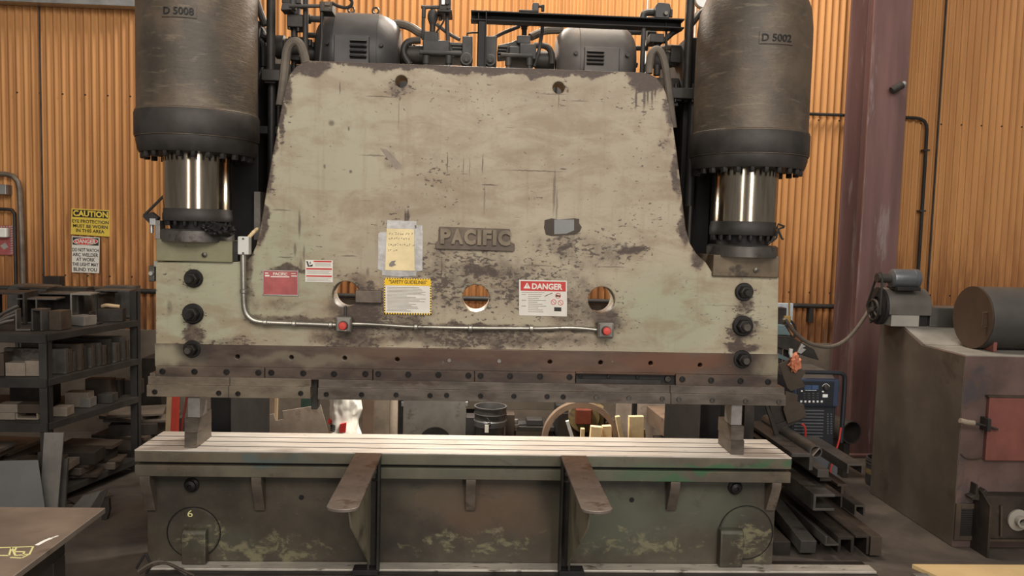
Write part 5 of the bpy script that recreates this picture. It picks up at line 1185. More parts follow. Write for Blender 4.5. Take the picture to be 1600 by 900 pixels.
# pipework, boxes and a red notice at the left edge of the wall
Yl = YW-.06
p = PY(30, 300, Yl); zf = Zs1
wall_pipe('wall_conduit', [PY(-25, 271, Yl), PY(8, 272, Yl), PY(20, 275, Yl), PY(28, 284, Yl), PY(30.5, 296, Yl), PY(34, 370, Yl), PY(36, 450, Yl), (PY(36, 450, Yl).x, Yl, .8)], .024, 'steel_brown', 'thick brown pipe arching down the wall at the far left', 'pipe')
wall_pipe('wall_conduit', [PY(-25, 326, Yl), PY(10, 327, Yl), PY(19, 328, Yl), PY(22.5, 334, Yl), PY(23, 346, Yl), PY(25, 450, Yl), (PY(25, 450, Yl).x, Yl, .8)], .015, 'dark_iron', 'thin dark conduit bent down inside the thick arching pipe', 'pipe')
o = MB().bpx(-12, 288, 9, 303.5, Yl-.04, YW+.003).thing('junction_box', 'galvanised', 'small grey junction box inside the arch of the brown pipe', 'box', None, .004)
rs = MB().bpx(-20, 352, 20.5, 398, YW-.012, YW+.002).thing('red_notice', 'red_plate', 'red notice with a striped border behind the grey switch box', 'sign', None, .001)
mb = MB()
for i in range(12): mb.ppx([(16.5, 353+i*3.8), (20.3, 352.2+i*3.8), (20.3, 354+i*3.8), (16.5, 354.9+i*3.8)], YW-.0135, YW-.011)
for i in range(9): mb.ppx([(-20+i*4.2, 353), (-18+i*4.2, 353), (-17.4+i*4.2, 355.5), (-19.4+i*4.2, 355.5)], YW-.0135, YW-.011)
mb.ppx([(0, 384), (8, 379), (13, 386), (6, 390)], YW-.0135, YW-.011)
mb.build('border_stripes', 'print_grey', rs)
MB().bpx(-14, 356, 9, 371, YW-.085, YW-.0125).thing('switch_box', 'white_paint', 'pale grey switch box with rounded corners mounted over the red notice', 'box', None, .01)
MB().bpx(68, 432, 92.5, 470, YW-.10, YW-.0).thing('square_post', 'scrap_dark', 'dark flat plate standing up at the wall behind the rack', 'plate', None, .003)
q = PY(80, 455, YW-.05)
# steel work table at bottom left with chalk marks
ZT = .9; c1 = PZ(165, 793, ZT)
tb = empty('work_table', (c1.x-.8, c1.y-.6, 0), 'steel-topped work table with chalk marks, cut off at the bottom left', 'table')
xe = c1.x
MB().box(xe-2.2, xe, c1.y-2.0, c1.y, ZT-.022, ZT).build('table_top', 'table_steel', tb, .003)
fr = MB(); fr.box(xe-.18, xe-.10, c1.y-1.9, c1.y-.1, ZT-.14, ZT-.0225); fr.box(xe-2.1, xe-.18, c1.y-.18, c1.y-.10, ZT-.14, ZT-.0225); fr.build('apron', 'scrap_dark', tb, .004)
for dx, dy in ((-.14, -.14), (-.14, -1.5), (-2.0, -.14)):
    MB().box(xe+dx-.04, xe+dx+.04, c1.y+dy-.04, c1.y+dy+.04, 0, ZT-.141).build('leg', 'scrap_dark', tb, .004)
ch = MB()
def chalk(mb, pts, w_=.003):
    q = [PZ(x, y, ZT) for x, y in pts]
    for a, b2 in zip(q, q[1:]):
        d = (b2-a).normalized(); nrm = Vector((-d.y, d.x, 0))*w_; mb.prism([a-nrm, b2-nrm, b2+nrm, a+nrm], (0, 0, .0006))
for l in (((-6, 856), (52, 854)), ((-6, 868), (14, 868), (18, 855)), ((18, 855), (24, 868), (44, 866)), ((26, 855), (22, 862), (38, 862), (36, 868)), ((52, 854), (46, 866), (34, 872), (16, 871))): chalk(ch, l)
ch.build('chalk_mark', 'chalk_yellow', tb)
ch = MB(); chalk(ch, ((57, 852), (70, 845), (80, 841)), .007); chalk(ch, ((80, 841), (91, 837)), .003); ch.build('chalk_smear', 'chalk_white', tb)
# cables on the floor by the bed
for i, (pts, mt, lb) in enumerate(((((213, 888), (224, 870), (228, 864), (233, 876), (238, 883), (228, 896)), 'rubber', 'black cable looping up beside the left end of the base ledge'), (((216, 893), (235, 880), (252, 876), (270, 884), (292, 910)), 'hose_grey', 'thin grey-brown hose arching over the left end of the base ledge'), (((218, 896), (240, 882), (262, 879), (285, 891), (304, 912)), 'scrap_brown', 'brown hose arching just in front of the grey-brown one at the ledge'))):
    MB().tube([PY(x, min(y, 897+i), -.13-.03*i) for x, y in pts], .007, 8, 2).thing('floor_hose', mt, lb, 'hose', 'hoses at the left end of the press')
# ------------------------------------------------------------------ right side: furnace cabinet, blower, drum, welder, bar pile
nb, fb = PZ(1477, 855, 0), PZ(1368, 770, 0)
CX = (nb.x+fb.x)/2; CYn, CYf = nb.y, fb.y
zf_ = PX(1495, 553, CX).z; zb_ = PX(1385, 504.5, CX).z
ya = PX(1440, 542, CX).y; yb_ = PX(1409, 505, CX).y
cab = empty('steel_cabinet', (CX+.7, (CYn+CYf)/2, 0), 'tall rusty steel cabinet with a sloped shoulder and a red door, right of the press', 'cabinet')
XC1 = CX+1.6
prof = [(CX, CYn, .0), (CX, CYf, .0), (CX, CYf, zb_), (CX, yb_, zb_), (CX, ya, zf_), (CX, CYn, zf_)]
MB().prism([Vector(p)+Vector((.004, 0, 0)) for p in prof], (XC1-CX, 0, 0)).build('body', 'cabinet_rust', cab, .004)
sd = MB(); sd.prism([(CX, CYn+.004, .004), (CX, CYf, .004), (CX, CYf, zb_-.003), (CX, yb_, zb_-.003), (CX, ya, zf_-.003), (CX, CYn+.004, zf_-.003)], (.006, 0, 0)); sd.build('side_panel', 'cabinet_steel', cab)
tp_ = MB(); tp_.prism([(CX+.012, yb_+.002, zb_+.001), (CX+.012, ya, zf_+.0015), (CX+.012, ya-.02, zf_+.0065), (CX+.012, yb_+.002, zb_+.006)], (XC1-CX-.02, 0, 0)); tp_.prism([(CX+.012, CYn+.01, zf_), (CX+.012, ya-.02, zf_), (CX+.012, ya-.02, zf_+.005), (CX+.012, CYn+.01, zf_+.005)], (XC1-CX-.02, 0, 0)); tp_.build('top_panel', 'cabinet_top', cab)
Yc_ = CYn
d_ = MB(); A = PY(1543, 670, Yc_-.03).x; d_.box(A, A+.62, Yc_-.03, Yc_, PY(1543, 720, Yc_-.03).z, PY(1543, 621, Yc_-.03).z); door = d_.build('door', 'door_red', cab, .006)
ed = MB(); ed.box(A-.012, A+.62, Yc_-.034, Yc_-.002, PY(1543, 621, Yc_-.03).z, PY(1543, 621, Yc_-.03).z+.012); ed.build('door_edge', 'scrap_brown', door, .002)
h = MB(); h.tube([PY(1500, 657, Yc_-.07), PY(1512, 660, Yc_-.07), PY(1522, 661, Yc_-.07)], .017, 10); h.build('handle_grip', 'scrap_tan', door)
h = MB(); h.tube([PY(1520, 661, Yc_-.07), PY(1535, 664, Yc_-.06), PY(1559, 671, Yc_-.05)], .008, 8); h.box(PY(1531, 660, Yc_).x, PY(1536, 660, Yc_).x, Yc_-.08, Yc_, PY(1533, 673, Yc_-.05).z, PY(1533, 653, Yc_-.05).z); h.build('latch', 'dark_iron', door, .002)
h = MB(); h.tube([PY(1501, 709, Yc_-.004), PY(1508, 716, Yc_-.012), PY(1522, 718, Yc_-.012), PY(1541, 714, Yc_-.008)], .004, 6, 1); h.build('bent_wire', 'scrap_brown', cab)
v = MB(); za, zb2 = PY(1510, 843, Yc_).z, PY(1510, 786, Yc_).z; xa, xb = PY(1491, 815, Yc_).x, PY(1531, 815, Yc_).x; b_ = .035
for bx in ((xa, xa+b_, za, zb2), (xb-.02, xb, za, zb2), (xa+b_, xb-.02, zb2-b_, zb2), (xa+b_, xb-.02, za, za+b_*.8)): v.box(bx[0], bx[1], Yc_-.014, Yc_, bx[2], bx[3])
vf = v.build('vent_frame', 'scrap_brown', cab, .002)
v = MB(); v.box(xa+b_, xb-.02, Yc_-.004, Yc_+.002, za+b_*.8, zb2-b_); v.build('vent_mesh', 'slot_black', vf)
v = MB()
n_ = 12
for i in range(n_): z = za+b_*.8+(zb2-za-b_*1.8)*(i+.5)/n_; v.box(xa+b_, xb-.02, Yc_-.008, Yc_-.002, z-.002, z+.002)
v.build('vent_bars', 'dark_iron', vf)
fx = PY(1542, 825, Yc_-.15).x
MB().prism([(fx, Yc_, .002), (fx, Yc_-.17, .002), (fx, Yc_-.165, .34), (fx, Yc_-.08, .40), (fx, Yc_, .41)], (.014, 0, 0)).build('fin_plate', 'scrap_dark', cab, .002)
MB().ppx([(1516, 777), (1524, 774), (1526, 757), (1528, 757), (1530, 774), (1541, 765), (1545, 770), (1541, 783), (1520, 781)], Yc_-.06, Yc_-.0).build('bracket', 'scrap_dark', cab, .002)
lb = MB(); xa = fx+.016; lb.box(xa, xa+.5, Yc_-.10, Yc_, .10, PY(1570, 776, Yc_-.1).z); lbx = lb.build('lower_box', 'scrap_dark', cab, .004)
MB().box(xa, xa+.5, Yc_-.115, Yc_, .085, .10).build('box_lip', 'scrap_brown', lbx, .002)
MB().tube([PY(1565, 790, Yc_-.11), PY(1564, 838, Yc_-.11)], .009, 8).build('hinge_rod', 'scrap_brown', lbx)
p = PY(1590, 812, Yc_-.1); MB().lathe([(.07, 0), (.07, .012), (.035, .016), (.035, .05), (.022, .05), (.022, .01), (0, .01)], p, (0, -1, 0), 24).build('pipe_port', 'cabinet_top', lbx)
p = PY(1590, 812, Yc_-.1); MB().lathe([(.021, 0), (0, .001)], p+Vector((0, -.0112, 0)), (0, -1, 0), 20).build('port_bore', 'slot_black', lbx)
# drum tank on its saddle
yd = CYn+.33; pd_ = PY(1516, 499, yd); rd = 47.5*mpp(pd_)*1.02
dx0 = PY(1518.5, 500, yd).x; zd = zf_+.0075+rd
dr = empty('drum_tank', (dx0+.6, yd, zf_), 'horizontal steel drum with a flat brown end, lying on top of the rusty cabinet', 'drum')
MB().lathe([(rd*.98, .006), (rd, .006), (rd, 1.4), (0, 1.4)], (dx0, yd, zd), (1, 0, 0), 64, cap=False).build('shell', 'drum_side', dr)
MB().lathe([(0, 0), (rd*1.0, 0), (rd*1.0, .012), (0, .012)], (dx0, yd, zd), (1, 0, 0), 64, cap=False).build('end_plate', 'drum_end', dr)
hh = MB(); hp = Vector((dx0, yd-rd*.72, zd)); hh.tube([hp+Vector((-.002, 0, .05)), hp+Vector((-.03, 0, .05)), hp+Vector((-.03, 0, -.05)), hp+Vector((-.002, 0, -.05))], .006, 8); hh.build('end_handle', 'drum_end', dr)
sdl = MB(); n_ = 18
pts = [(dx0+.06, yd-rd*.72, zf_+.0062), (dx0+.06, yd-rd*.72, zd-rd*.70)]+[(dx0+.06, yd+rd*1.003*math.sin(a), zd-rd*1.003*math.cos(a)) for a in [(-.78+1.56*i/n_) for i in range(n_+1)]]+[(dx0+.06, yd+rd*.72, zf_+.0062)]
sdl.prism(pts, (.025, 0, 0)); sdl.build('saddle', 'door_red', dr, .002)
sdl = MB(); sdl.prism([(p[0]+.6, p[1], p[2]) for p in pts], (.025, 0, 0)); sdl.build('saddle', 'door_red', dr, .002)
# blower with belt-driven motor, and its duct
ybl = CYf-.20; pb_ = PY(1376, 478, ybl)
bx0, bx1 = PX(1390, 478, CX+.03).x, PY(1455, 470, ybl).x; zt_ = PY(1420, 450, ybl).z; rb_ = (zt_-zb_)*.50; zc_ = zt_-rb_
bl = empty('blower', ((bx0+bx1)/2, ybl, zb_), 'belt-driven blower with a grey scroll housing on the back of the rusty cabinet', 'blower')
bx0 = PY(1386, 478, ybl-.1).x; bx1 = PY(1452, 478, ybl-.1).x
bb = MB(); n_ = 20; pr_ = [(bx0, ybl+rb_*math.cos(a), zc_+rb_*math.sin(a)) for a in [PI*i/n_ for i in range(n_+1)]]
pr_ += [(bx0, ybl-rb_, zb_+.085), (bx0, ybl+rb_, zb_+.085)]
bb.prism(pr_, (bx1-bx0, 0, 0)); bb.build('scroll_housing', 'blower_grey', bl, .006)
MB().box(bx0+.02, bx1-.09, ybl-rb_+.005, ybl+rb_-.02, zb_+.001, zb_+.086).build('outlet_neck', 'blower_light', bl, .004)
MB().box(bx1-.085, bx1-.01, ybl-rb_+.03, ybl+rb_-.02, zb_+.001, zb_+.1).build('dark_gap', 'black_oily', bl, .004)
MB().lathe([(rb_*1.0, 0), (rb_*1.0, .02), (rb_*.5, .03), (rb_*.45, .02), (0, .02)], (bx0, ybl, zc_), (-1, 0, 0), 40).build('side_plate', 'mount_black', bl)
pl_ = MB(); pc_ = Vector((bx0-.06, ybl-.02, zc_-.03)); pl_.torus(pc_, (1, 0, 0), .075, .010, 32, 8)
for i in range(5):
    a = 2*PI*i/5; pl_.tube([pc_, pc_+Vector((0, .072*math.cos(a), .072*math.sin(a)))], .008, 6)
pl_.cyl(pc_-Vector((.03, 0, 0)), pc_+Vector((.09, 0, 0)), .02, 12); pl_.build('pulley', 'dark_iron', bl)
mx0, mx1 = PY(1393, 435, ybl-.1).x, PY(1437, 436, ybl-.1).x; zm = PY(1415, 435.5, ybl-.1).z; rm = 14.5*mpp(PY(1415, 435, ybl))
mo = MB(); mo.lathe([(rm*.6, 0), (rm*.95, .01), (rm, .02), (rm, (mx1-mx0)*.78), (rm*1.04, (mx1-mx0)*.79), (rm*1.02, (mx1-mx0)*.96), (rm*.8, (mx1-mx0))], (mx0, ybl-.08, zm), (1, 0, 0), 32); mo_ = mo.build('fan_motor', 'motor_blue', bl)
m_ = MB(); m_.box(mx0+.02, mx1-.02, ybl-.16, ybl+.0, zt_-.012, zm-rm*.85); m_.build('motor_mount', 'black_oily', mo_, .004)
ps = Vector((bx0-.06, ybl-.08, zm)); MB().cyl(ps-Vector((.02, 0, 0)), ps+Vector((mx0-ps.x+.02, 0, 0)), .035, 16).build('drive_pulley', 'dark_iron', mo_)
bt = MB(); a = (pc_-ps); perp = Vector((0, -a.z, a.y)).normalized()
loop = [ps+perp*.042, ps-a.normalized()*.042, ps-perp*.042, pc_-perp*.1, pc_+a.normalized()*.1, pc_+perp*.1, ps+perp*.042]
bt.tube(loop, .009, 6); bt.build('drive_belt', 'rubber', bl)
du = MB().box(bx1+.0, dx0-.04+.35, ybl-.12, ybl+.10, zb_+.002, PY(1465, 479, ybl).z).thing('air_duct', 'drum_side', 'rectangular grey duct between the blower and the drum, on the back of the cabinet', 'duct', None, .004)
# hose sagging from the column to the welding gear
MB().tube([PY(*q) for q in ((1226, 498, 1.5), (1243, 522, 1.55), (1262, 536, 1.6), (1285, 542.5, 1.65), (1305, 541, 1.7), (1326, 529, 1.75), (1345, 505, 1.8), (1362, 478, 1.9), (1374, 455, 2.0), (1384, 437, 1.95))], .015, 10, 2).thing('sagging_hose', 'hose_grey', 'grey hose sagging from the blower across the purple column', 'hose')
# welder on its cart
yw = 1.35; kx = lambda px, py=640: PY(px, py, yw)
wx0, wx1 = kx(1238).x, kx(1306).x
wd = empty('welding_machine', ((wx0+wx1)/2, yw+.25, 0), 'dark blue welding machine with a lit-looking control panel and tube handle, behind the scrap bars', 'welding machine')
zc1, zc0, zw0 = kx(1275, 594).z, kx(1275, 632).z, kx(1275, 705).z
MB().box(wx0, wx1, yw, yw+.5, zw0, zc1+.0).build('case', 'welder_dark', wd, .012)
MB().prism([(wx0+.01, yw+.0, zc1), (wx1-.01, yw, zc1), (wx1-.01, yw+.10, zc1+.05), (wx0+.01, yw+.10, zc1+.05)], (0, .35, 0))  .build('hood', 'drum_side', wd, .004)
MB().box(wx0-.004, wx1+.006, yw-.03, yw+.02, zc0-.012, zc1+.015).build('control_bezel', 'welder_blue', wd, .012)
cpn = MB().box(wx0+.015, kx(1298).x, yw-.036, yw-.02, zc0, zc1-.004).build('control_panel', 'welder_dark', wd, .004)
def wr_(x0, y0, x1, y1, mat, name, d=.040): return MB().bpx(x0, y0, x1, y1, yw-d, yw-.03).build(name, mat, cpn, .001)
wr_(1257, 602, 1268, 608.5, 'screen_blue', 'display'); wr_(1268.6, 602, 1279, 608.5, 'screen_blue', 'display'); wr_(1258, 609.5, 1276, 610.5, 'pale_blue', 'legend')
p = kx(1287, 604); MB().lathe([(.022, .03), (.022, .045), (.017, .055), (0, .056)], p, (0, -1, 0), 18).build('knob', 'dark_iron', cpn); MB().torus(p+Vector((0, -.036, 0)), (0, 1, 0), .028, .002, 20, 6, .3, 2.9).build('dial_scale', 'gauge_face', cpn)
for x, y in ((1253, 611), (1286, 612)): wr_(x-1.5, y-1, x+1.5, y+1, 'gauge_face', 'button')
wr_(1285.5, 616, 1293.5, 621, 'gauge_face', 'button')
for i in range(6): x = 1252+i*6.4; wr_(x-1.4, 626, x+1.6, 629, 'gauge_face', 'button')
for r_ in range(3):
    for i in range(4): x = 1257+i*7; wr_(x-1.6, 614.5+r_*3.6, x+1.6, 615.1+r_*3.6, 'steel_plain', 'legend')
lv = MB()
for i in range(11):
    z = kx(1270, 641+i*5).z; lv.box(wx0+.02, kx(1287).x, yw-.012, yw+.002, z-.006, z+.004)
lv.build('louvre_vent', 'welder_grey', wd, .002)
sp = MB()
for i in range(9):
    for j in range(2):
        p0 = kx(1293+j*5.5, 647+i*3.7); sp.box(p0.x-.007, p0.x+.007, yw-.006, yw+.002, p0.z-.005, p0.z+.004)
sp.build('badge_strip', 'welder_grey', wd, .001)
hd = MB(); A, B = kx(1257).x-.02, kx(1316).x; zt2, zb3 = kx(1280, 581).z, kx(1312, 690).z
hd.tube([(A, yw-.02, zt2), (B-.05, yw-.02, zt2), (B-.012, yw-.02, zt2-.014), (B, yw-.02, zt2-.05), (B-.005, yw-.02, zb3)], .017, 10, 1); hd.build('tube_handle', 'welder_dark', wd)
ct = MB(); ct.box(wx0-.02, wx1+.03, yw-.03, yw+.55, .12, zw0-.001); ct.build('cart_body', 'welder_grey', wd, .01)
for sx in (wx0, wx1):
    for sy in (yw+.05, yw+.45): MB().lathe([(.04, -.02), (.06, -.015), (.06, .015), (.04, .02)], (sx, sy, .0605), (1, 0, 0), 20).build('wheel', 'rubber', wd); MB().box(sx-.012, sx+.012, sy-.02, sy+.02, .06, .125).build('axle_bracket', 'dark_iron', wd)
MB().tube([PY(1314, 668, yw-.05), PY(1311, 690, yw-.06), PY(1303, 712, yw-.06), PY(1296, 740, yw-.07), (PY(1296, 740, yw).x, yw-.12, .012), (PY(1280, 740, yw).x, yw-.2, .012)], .007, 8, 1).thing('red_cable', 'cable_red', 'red cable hanging down the right side of the welding machine', 'cable')
MB().tube([PY(1253, 662, yw-.08), PY(1258, 667, yw-.09), PY(1259, 680, yw-.08), PY(1257, 696, yw-.06), PY(1257, 740, yw-.06), (PY(1257, 740, yw).x, yw-.1, .012)], .008, 8, 1).thing('red_cable', 'cable_red', 'short red cable loop below the notched plates, left on the welding machine', 'cable')
# pipe ring leaning behind, bucket, post
yq = 1.9; p = PY(1331, 676, yq); k = mpp(p)
rs_ = empty('pipe_stub', (p.x, yq+.15, 0), 'short open pipe end facing forward between the welding machine and the cabinet', 'pipe')
MB().lathe([(16.5*k, 0), (18*k, 0), (18*k, .35), (16.5*k, .35)], (p.x, yq, p.z), (-.25, 1, 0), 36, cap=False).lathe([(16.5*k, .35), (16.5*k, 0)], (p.x, yq, p.z), (-.25, 1, 0), 36, cap=False).build('tube', 'scrap_steel', rs_)
MB().box(p.x-.05, p.x+.0, yq+.02, yq+.3, 0, p.z-17.5*k).build('stand', 'scrap_dark', rs_, .004)
pz = PZ(1372, 781, 0); k = mpp(pz); py0 = pz.y+.0; 
bk = empty('paint_can', (pz.x-.02, 2.0, 0), 'dirty paint can with a yellow band, at the foot of the cabinet', 'can')
pcn = PY(1378, 746, 1.75); k = mpp(pcn); bk.location = (pcn.x, 1.75, 0); BASE[bk] = Vector((pcn.x, 1.75, 0))
zt3 = PY(1378, 716, 1.75).z; rc = 24*k
MB().lathe([(rc*.95, 0), (rc, .02), (rc, zt3), (rc*.92, zt3), (rc*.92, .03), (0, .03)], (pcn.x, 1.75, .001), (0, 0, 1), 32).build('can_body', 'bucket_black', bk)
MB().lathe([(rc*1.01, zt3*.42), (rc*1.01, zt3*.62)], (pcn.x, 1.75, 0), (0, 0, 1), 32, cap=False).build('label_band', 'flange_yellow', bk)
for f in (.80, .92): MB().torus((pcn.x, 1.75, zt3*f), (0, 0, 1), rc, .006, 32, 6).build('rim', 'scrap_steel', bk)
# shelf of steel lengths (bars) on a cantilever rack; ends face the camera
G7 = 'steel lengths sticking out of the bar rack beside the press'
bar_rack = empty('bar_rack', (1.85, 1.0, 0), 'dark cantilever rack of posts and arms holding the bar ends right of the press', 'rack')
def bar(kind, px, py, wpx, hpx, tpx, yend, ln, mat, label, name='steel_bar', rz=0, rx_=0):
    p = PY(px, py, yend); k = mpp(p); ln = 1.27-yend
    return offcut(name, kind, wpx*k, hpx*k, max(.004, tpx*k), ln, (p.x, yend, p.z), (rx_, 0, rz), mat, label, 'bar', G7)
# (px, py) is the middle of the lower edge of the visible end
bar('channel_down', 1321, 864, 26, 26, 5, .30, 1.3, 'scrap_dark', 'lowest channel on the floor, its notched end in the middle of the bar pile')
bar('angle_top', 1346, 866, 22, 30, 4, .28, 1.35, 'scrap_dark', 'angle lying beside the wooden-ended bar at the foot of the pile')
b1 = bar('box', 1368, 868, 18, 30, 4, .30, 1.3, 'scrap_brown', 'brown bar with a broken pale end, rightmost at the foot of the bar pile')
p = PY(1370, 853, .295); k = mpp(p); MB().lathe([(7*k, -.0), (8*k, .01), (4*k, .02), (0, .018)], p+Vector((0, .008, 0)), (0, -1, 0), 7).build('broken_end', 'scrap_tan', b1, 0, True, None) if False else None
bar('box', 1262, 864, 25, 20, 4, .32, 1.0, 'scrap_steel', 'square bar end sloping down beside the right end of the bed', rx_=.12)
bar('box', 1221, 868, 27, 22, 4, .34, 1.0, 'scrap_dark', 'short dark block end tucked against the bed leg')
bar('box', 1292, 867, 24, 20, 4, .5, .9, 'scrap_dark', 'dark square bar end behind the lowest channel')
bar('angle', 1300, 853, 22, 15, 3, .26, 1.2, 'scrap_steel', 'angle iron end with an upturned leg above the lowest channel')
bar('channel_side', 1287, 798, 34, 26, 4, .40, 1.25, 'scrap_steel', 'large double channel end halfway up the bar pile')
bar('angle_top', 1309, 793, 14, 20, 3, .45, 1.2, 'scrap_dark', 'narrow angle end touching the large double channel')
bar('channel_down', 1343, 806, 17, 17, 3, .62, 1.3, 'scrap_steel', 'short dull channel poking out above the open floor')
bar('tee', 1316, 772, 16, 16, 4, .70, 1.2, 'scrap_brown', 'brown tee bar above the double channel')
bar('channel_down', 1336, 740, 26, 15, 3, .58, 1.4, 'scrap_steel', 'long dull channel reaching farthest right in the upper bar pile')
bar('angle_top', 1253, 735, 34, 27, 6, .42, 1.3, 'scrap_steel', 'angle end with an arrow-like corner just above the bed corner')
bar('box', 1286, 746, 18, 12, 3, .55, 1.2, 'scrap_steel', 'small square bar under the round tube')
bar('angle', 1290, 752, 18, 12, 3, .66, 1.1, 'scrap_dark', 'dark small angle beneath the square bar and the round tube')
p = PY(1275, 706, .42); k = mpp(p)
tb_ = empty('steel_tube', p, 'round steel tube with a strip across its mouth, near the top of the bar pile', 'tube', G7)
MB().lathe([(8*k, 0), (10*k, 0), (10*k, .84), (8*k, .84)], p, (0, 1, 0), 32, cap=False).lathe([(8*k, .84), (8*k, 0)], p, (0, 1, 0), 32, cap=False).build('tube', 'scrap_steel', tb_)
MB().box(-.004, .004, -.002, .06, -8*k, 8*k, Matrix.Translation(p) @ Matrix.Rotation(.7, 4, 'Y')).build('cross_strip', 'scrap_tan', tb_)
bar('box', 1228, 726, 20, 14, 4, .5, 1.2, 'scrap_dark', 'dark flat bar between the bed corner and the round tube')
yA = 1.0
for yv in (.62, 1.1):
    zt4 = PY(1225, 640, yv).z
    x0 = PY(1226, 700, yv).x if False else 1.80
    MB().box(x0, x0+.07, yv, yv+.07, 0, .95).build('post', 'scrap_dark', bar_rack, .004)
    MB().box(x0-.05, x0+.12, yv-.02, yv+.09, 0, .03).build('foot', 'scrap_dark', bar_rack, .003)
# notched plates standing on the rack, with the welding lead on them
G8 = 'notched scrap plates beside the welding machine'
yp = .85
def splate(poly, y, th, mat, label): return MB().ppx(poly, y, y+th).thing('notched_plate', mat, label, 'plate', G8, .0015)
splate([(1217, 569), (1240, 559), (1249, 575), (1260, 580), (1252, 592), (1259, 604), (1236, 611), (1230, 606), (1224, 590)], .86, .012, 'scrap_brown', 'upper notched steel plate under the copper rag at the ram end')
splate([(1228, 611), (1247, 617), (1246, 627), (1256, 632), (1260, 650), (1252, 655), (1231, 662), (1224, 640)], .88, .012, 'scrap_brown', 'middle notched plate with a jagged cut, beside the louvres of the welding machine')
splate([(1203, 634), (1226, 628), (1238, 660), (1209, 670)], .92, .012, 'scrap_dark', 'dark plate tilted behind the middle notched plate')
splate([(1209, 665), (1256, 649), (1258, 654), (1213, 677)], .90, .03, 'scrap_dark', 'narrow dark strip the notched plates lean on')
splate([(1196, 634), (1201, 634), (1222, 690), (1214, 690)], .86, .02, 'scrap_dark', 'thin slanting strut left of the notched plates')
rg = MB(); c = PY(1242, 566, .84)
lump(rg, c, (.036, .03, .058), 4, .7, 2.4)
rg.thing('copper_rag', 'copper_orange', 'crumpled copper-orange rag on top of the upper notched plate', 'rag')
MB().tube([PY(1237, 557, .84), PY(1235, 551, .84), PY(1236, 545, .84)], .014, 8).thing('electrode_stub', 'white_paint', 'short white stub standing beside the copper-orange rag', 'stub')
lean = MB().ppx([(1246, 551), (1253, 537), (1259, 541), (1254, 544), (1260, 546), (1252, 553)], .95, .97).thing('clamp', 'galvanised', 'pale metal clamp jaw above the dark tray, right of the white stub', 'clamp', None, .002)
# cutting table / tray behind the ram end
tr = empty('parts_cart', (2.2, 1.5, 0), 'teal and black cart with a sloping tray, just behind the right end of the ram', 'cart')
MB().ppx([(1207, 507), (1226, 508), (1236, 524), (1207, 523)], 1.95, 2.25).build('tray', 'teal_paint', tr, .004)
MB().ppx([(1207, 524), (1236, 526), (1272, 546), (1280, 563), (1262, 558), (1207, 540)], 1.92, 2.25).build('dark_tray', 'dark_iron', tr, .004)
MB().ppx([(1207, 548), (1234, 560), (1234, 566), (1207, 556)], 1.94, 2.25).build('blue_rail', 'teal_paint', tr, .003)
MB().box(PY(1210, 560, 1.3).x, PY(1222, 560, 1.95).x, 1.95, 2.0, 0, PY(1215, 540, 1.95).z).build('leg', 'dark_iron', tr, .003)
MB().box(PY(1226, 560, 2.19).x, PY(1232, 560, 2.19).x, 2.17, 2.23, 0, PY(1215, 545, 2.19).z).build('leg', 'dark_iron', tr, .003)
wb = MB().bpx(1212, 474, 1239, 507, 2.14, 2.18).thing('white_board', 'pale_blue', 'pale blue-white panel peeking out beside the ram end', 'panel', None, .003)
rgx = MB(); rgx.bpx(1212, 481, 1229, 507, 2.0, 2.1); rg_ = rgx.thing('regulator_box', 'scrap_dark', 'dark box in front of the pale panel at the ram end, with brass fittings', 'box', None, .006)
MB().cyl(PY(1233, 470, 1.98), PY(1233, 503, 1.98), .008, 8).build('brass_rod', 'brass', rg_); MB().bpx(1226, 494, 1236, 504, 1.97, 2.02).build('brass_fitting', 'brass', rg_, .004)
MB().tube([PY(*q) for q in ((1234, 500, 1.98), (1242, 508, 1.98), (1243, 520, 1.98), (1240, 529, 1.98), (1232, 520, 1.98), (1228, 508, 1.98))], .010, 8, 1).thing('black_hose', 'rubber', 'short black hose loop hanging from the brass fitting', 'hose')
# plywood sheet on the floor at bottom right
q0, q1, q2 = PZ(1425, 881, .03), PZ(1700, 881, .03), PZ(1468, 901, .03)
d = (q2-q0).normalized(); far = q2+d*.5
mb = MB(); mb.prism([(q0.x, q0.y, .001), (q1.x, q0.y, .001), (q1.x+.1, far.y, .001), (far.x, far.y, .001)], (0, 0, .028)); mb.thing('plywood_sheet', 'cardboard', 'tan sheet lying on the floor at the bottom right corner', 'sheet', None, .002)
q = PZ(1440, 897, .02); MB().box(q.x-.05, q.x+.04, q.y-.03, q.y+.01, .001, .022).thing('steel_clip', 'galvanised', 'small shiny metal piece on the floor left of the tan sheet', 'metal piece', None, .004)
# ------------------------------------------------------------------ things standing behind the press, seen between ram and bed
def up(name, poly, y, th, mat, label, cat, group=None, bev=.002):
    # upright piece whose visible outline continues down to the floor
    pts = [PY(x, py, y) for x, py in poly]
    return MB().prism(pts, (0, th, 0)).thing(name, mat, label, cat, group, bev)
def panel(name, x0, x1, ytop, y, th, mat, label, cat='panel', group=None, z0=.001, bev=.003):
    a, b2 = PY(x0, 660, y).x, PY(x1, 660, y).x; return MB().box(a, b2, y, y+th, z0, PY((x0+x1)/2, ytop, y).z).thing(name, mat, label, cat, group, bev)
G9 = 'panels and plates behind the press'
dw = panel('drawer_cabinet', 222, 253, 560, 2.62, .4, 'scrap_dark', 'dark cabinet with two curved drawer lips behind the left end of the bed', 'cabinet')
for y in (637, 658):
    a, b2 = PY(225, y, 2.60), PY(251, y-1, 2.60); MB().tube([a, a.lerp(b2, .6)+Vector((0, -.015, -.004)), b2+Vector((0, 0, .012))], .008, 6, 1).build('drawer_lip', 'scrap_steel', dw)
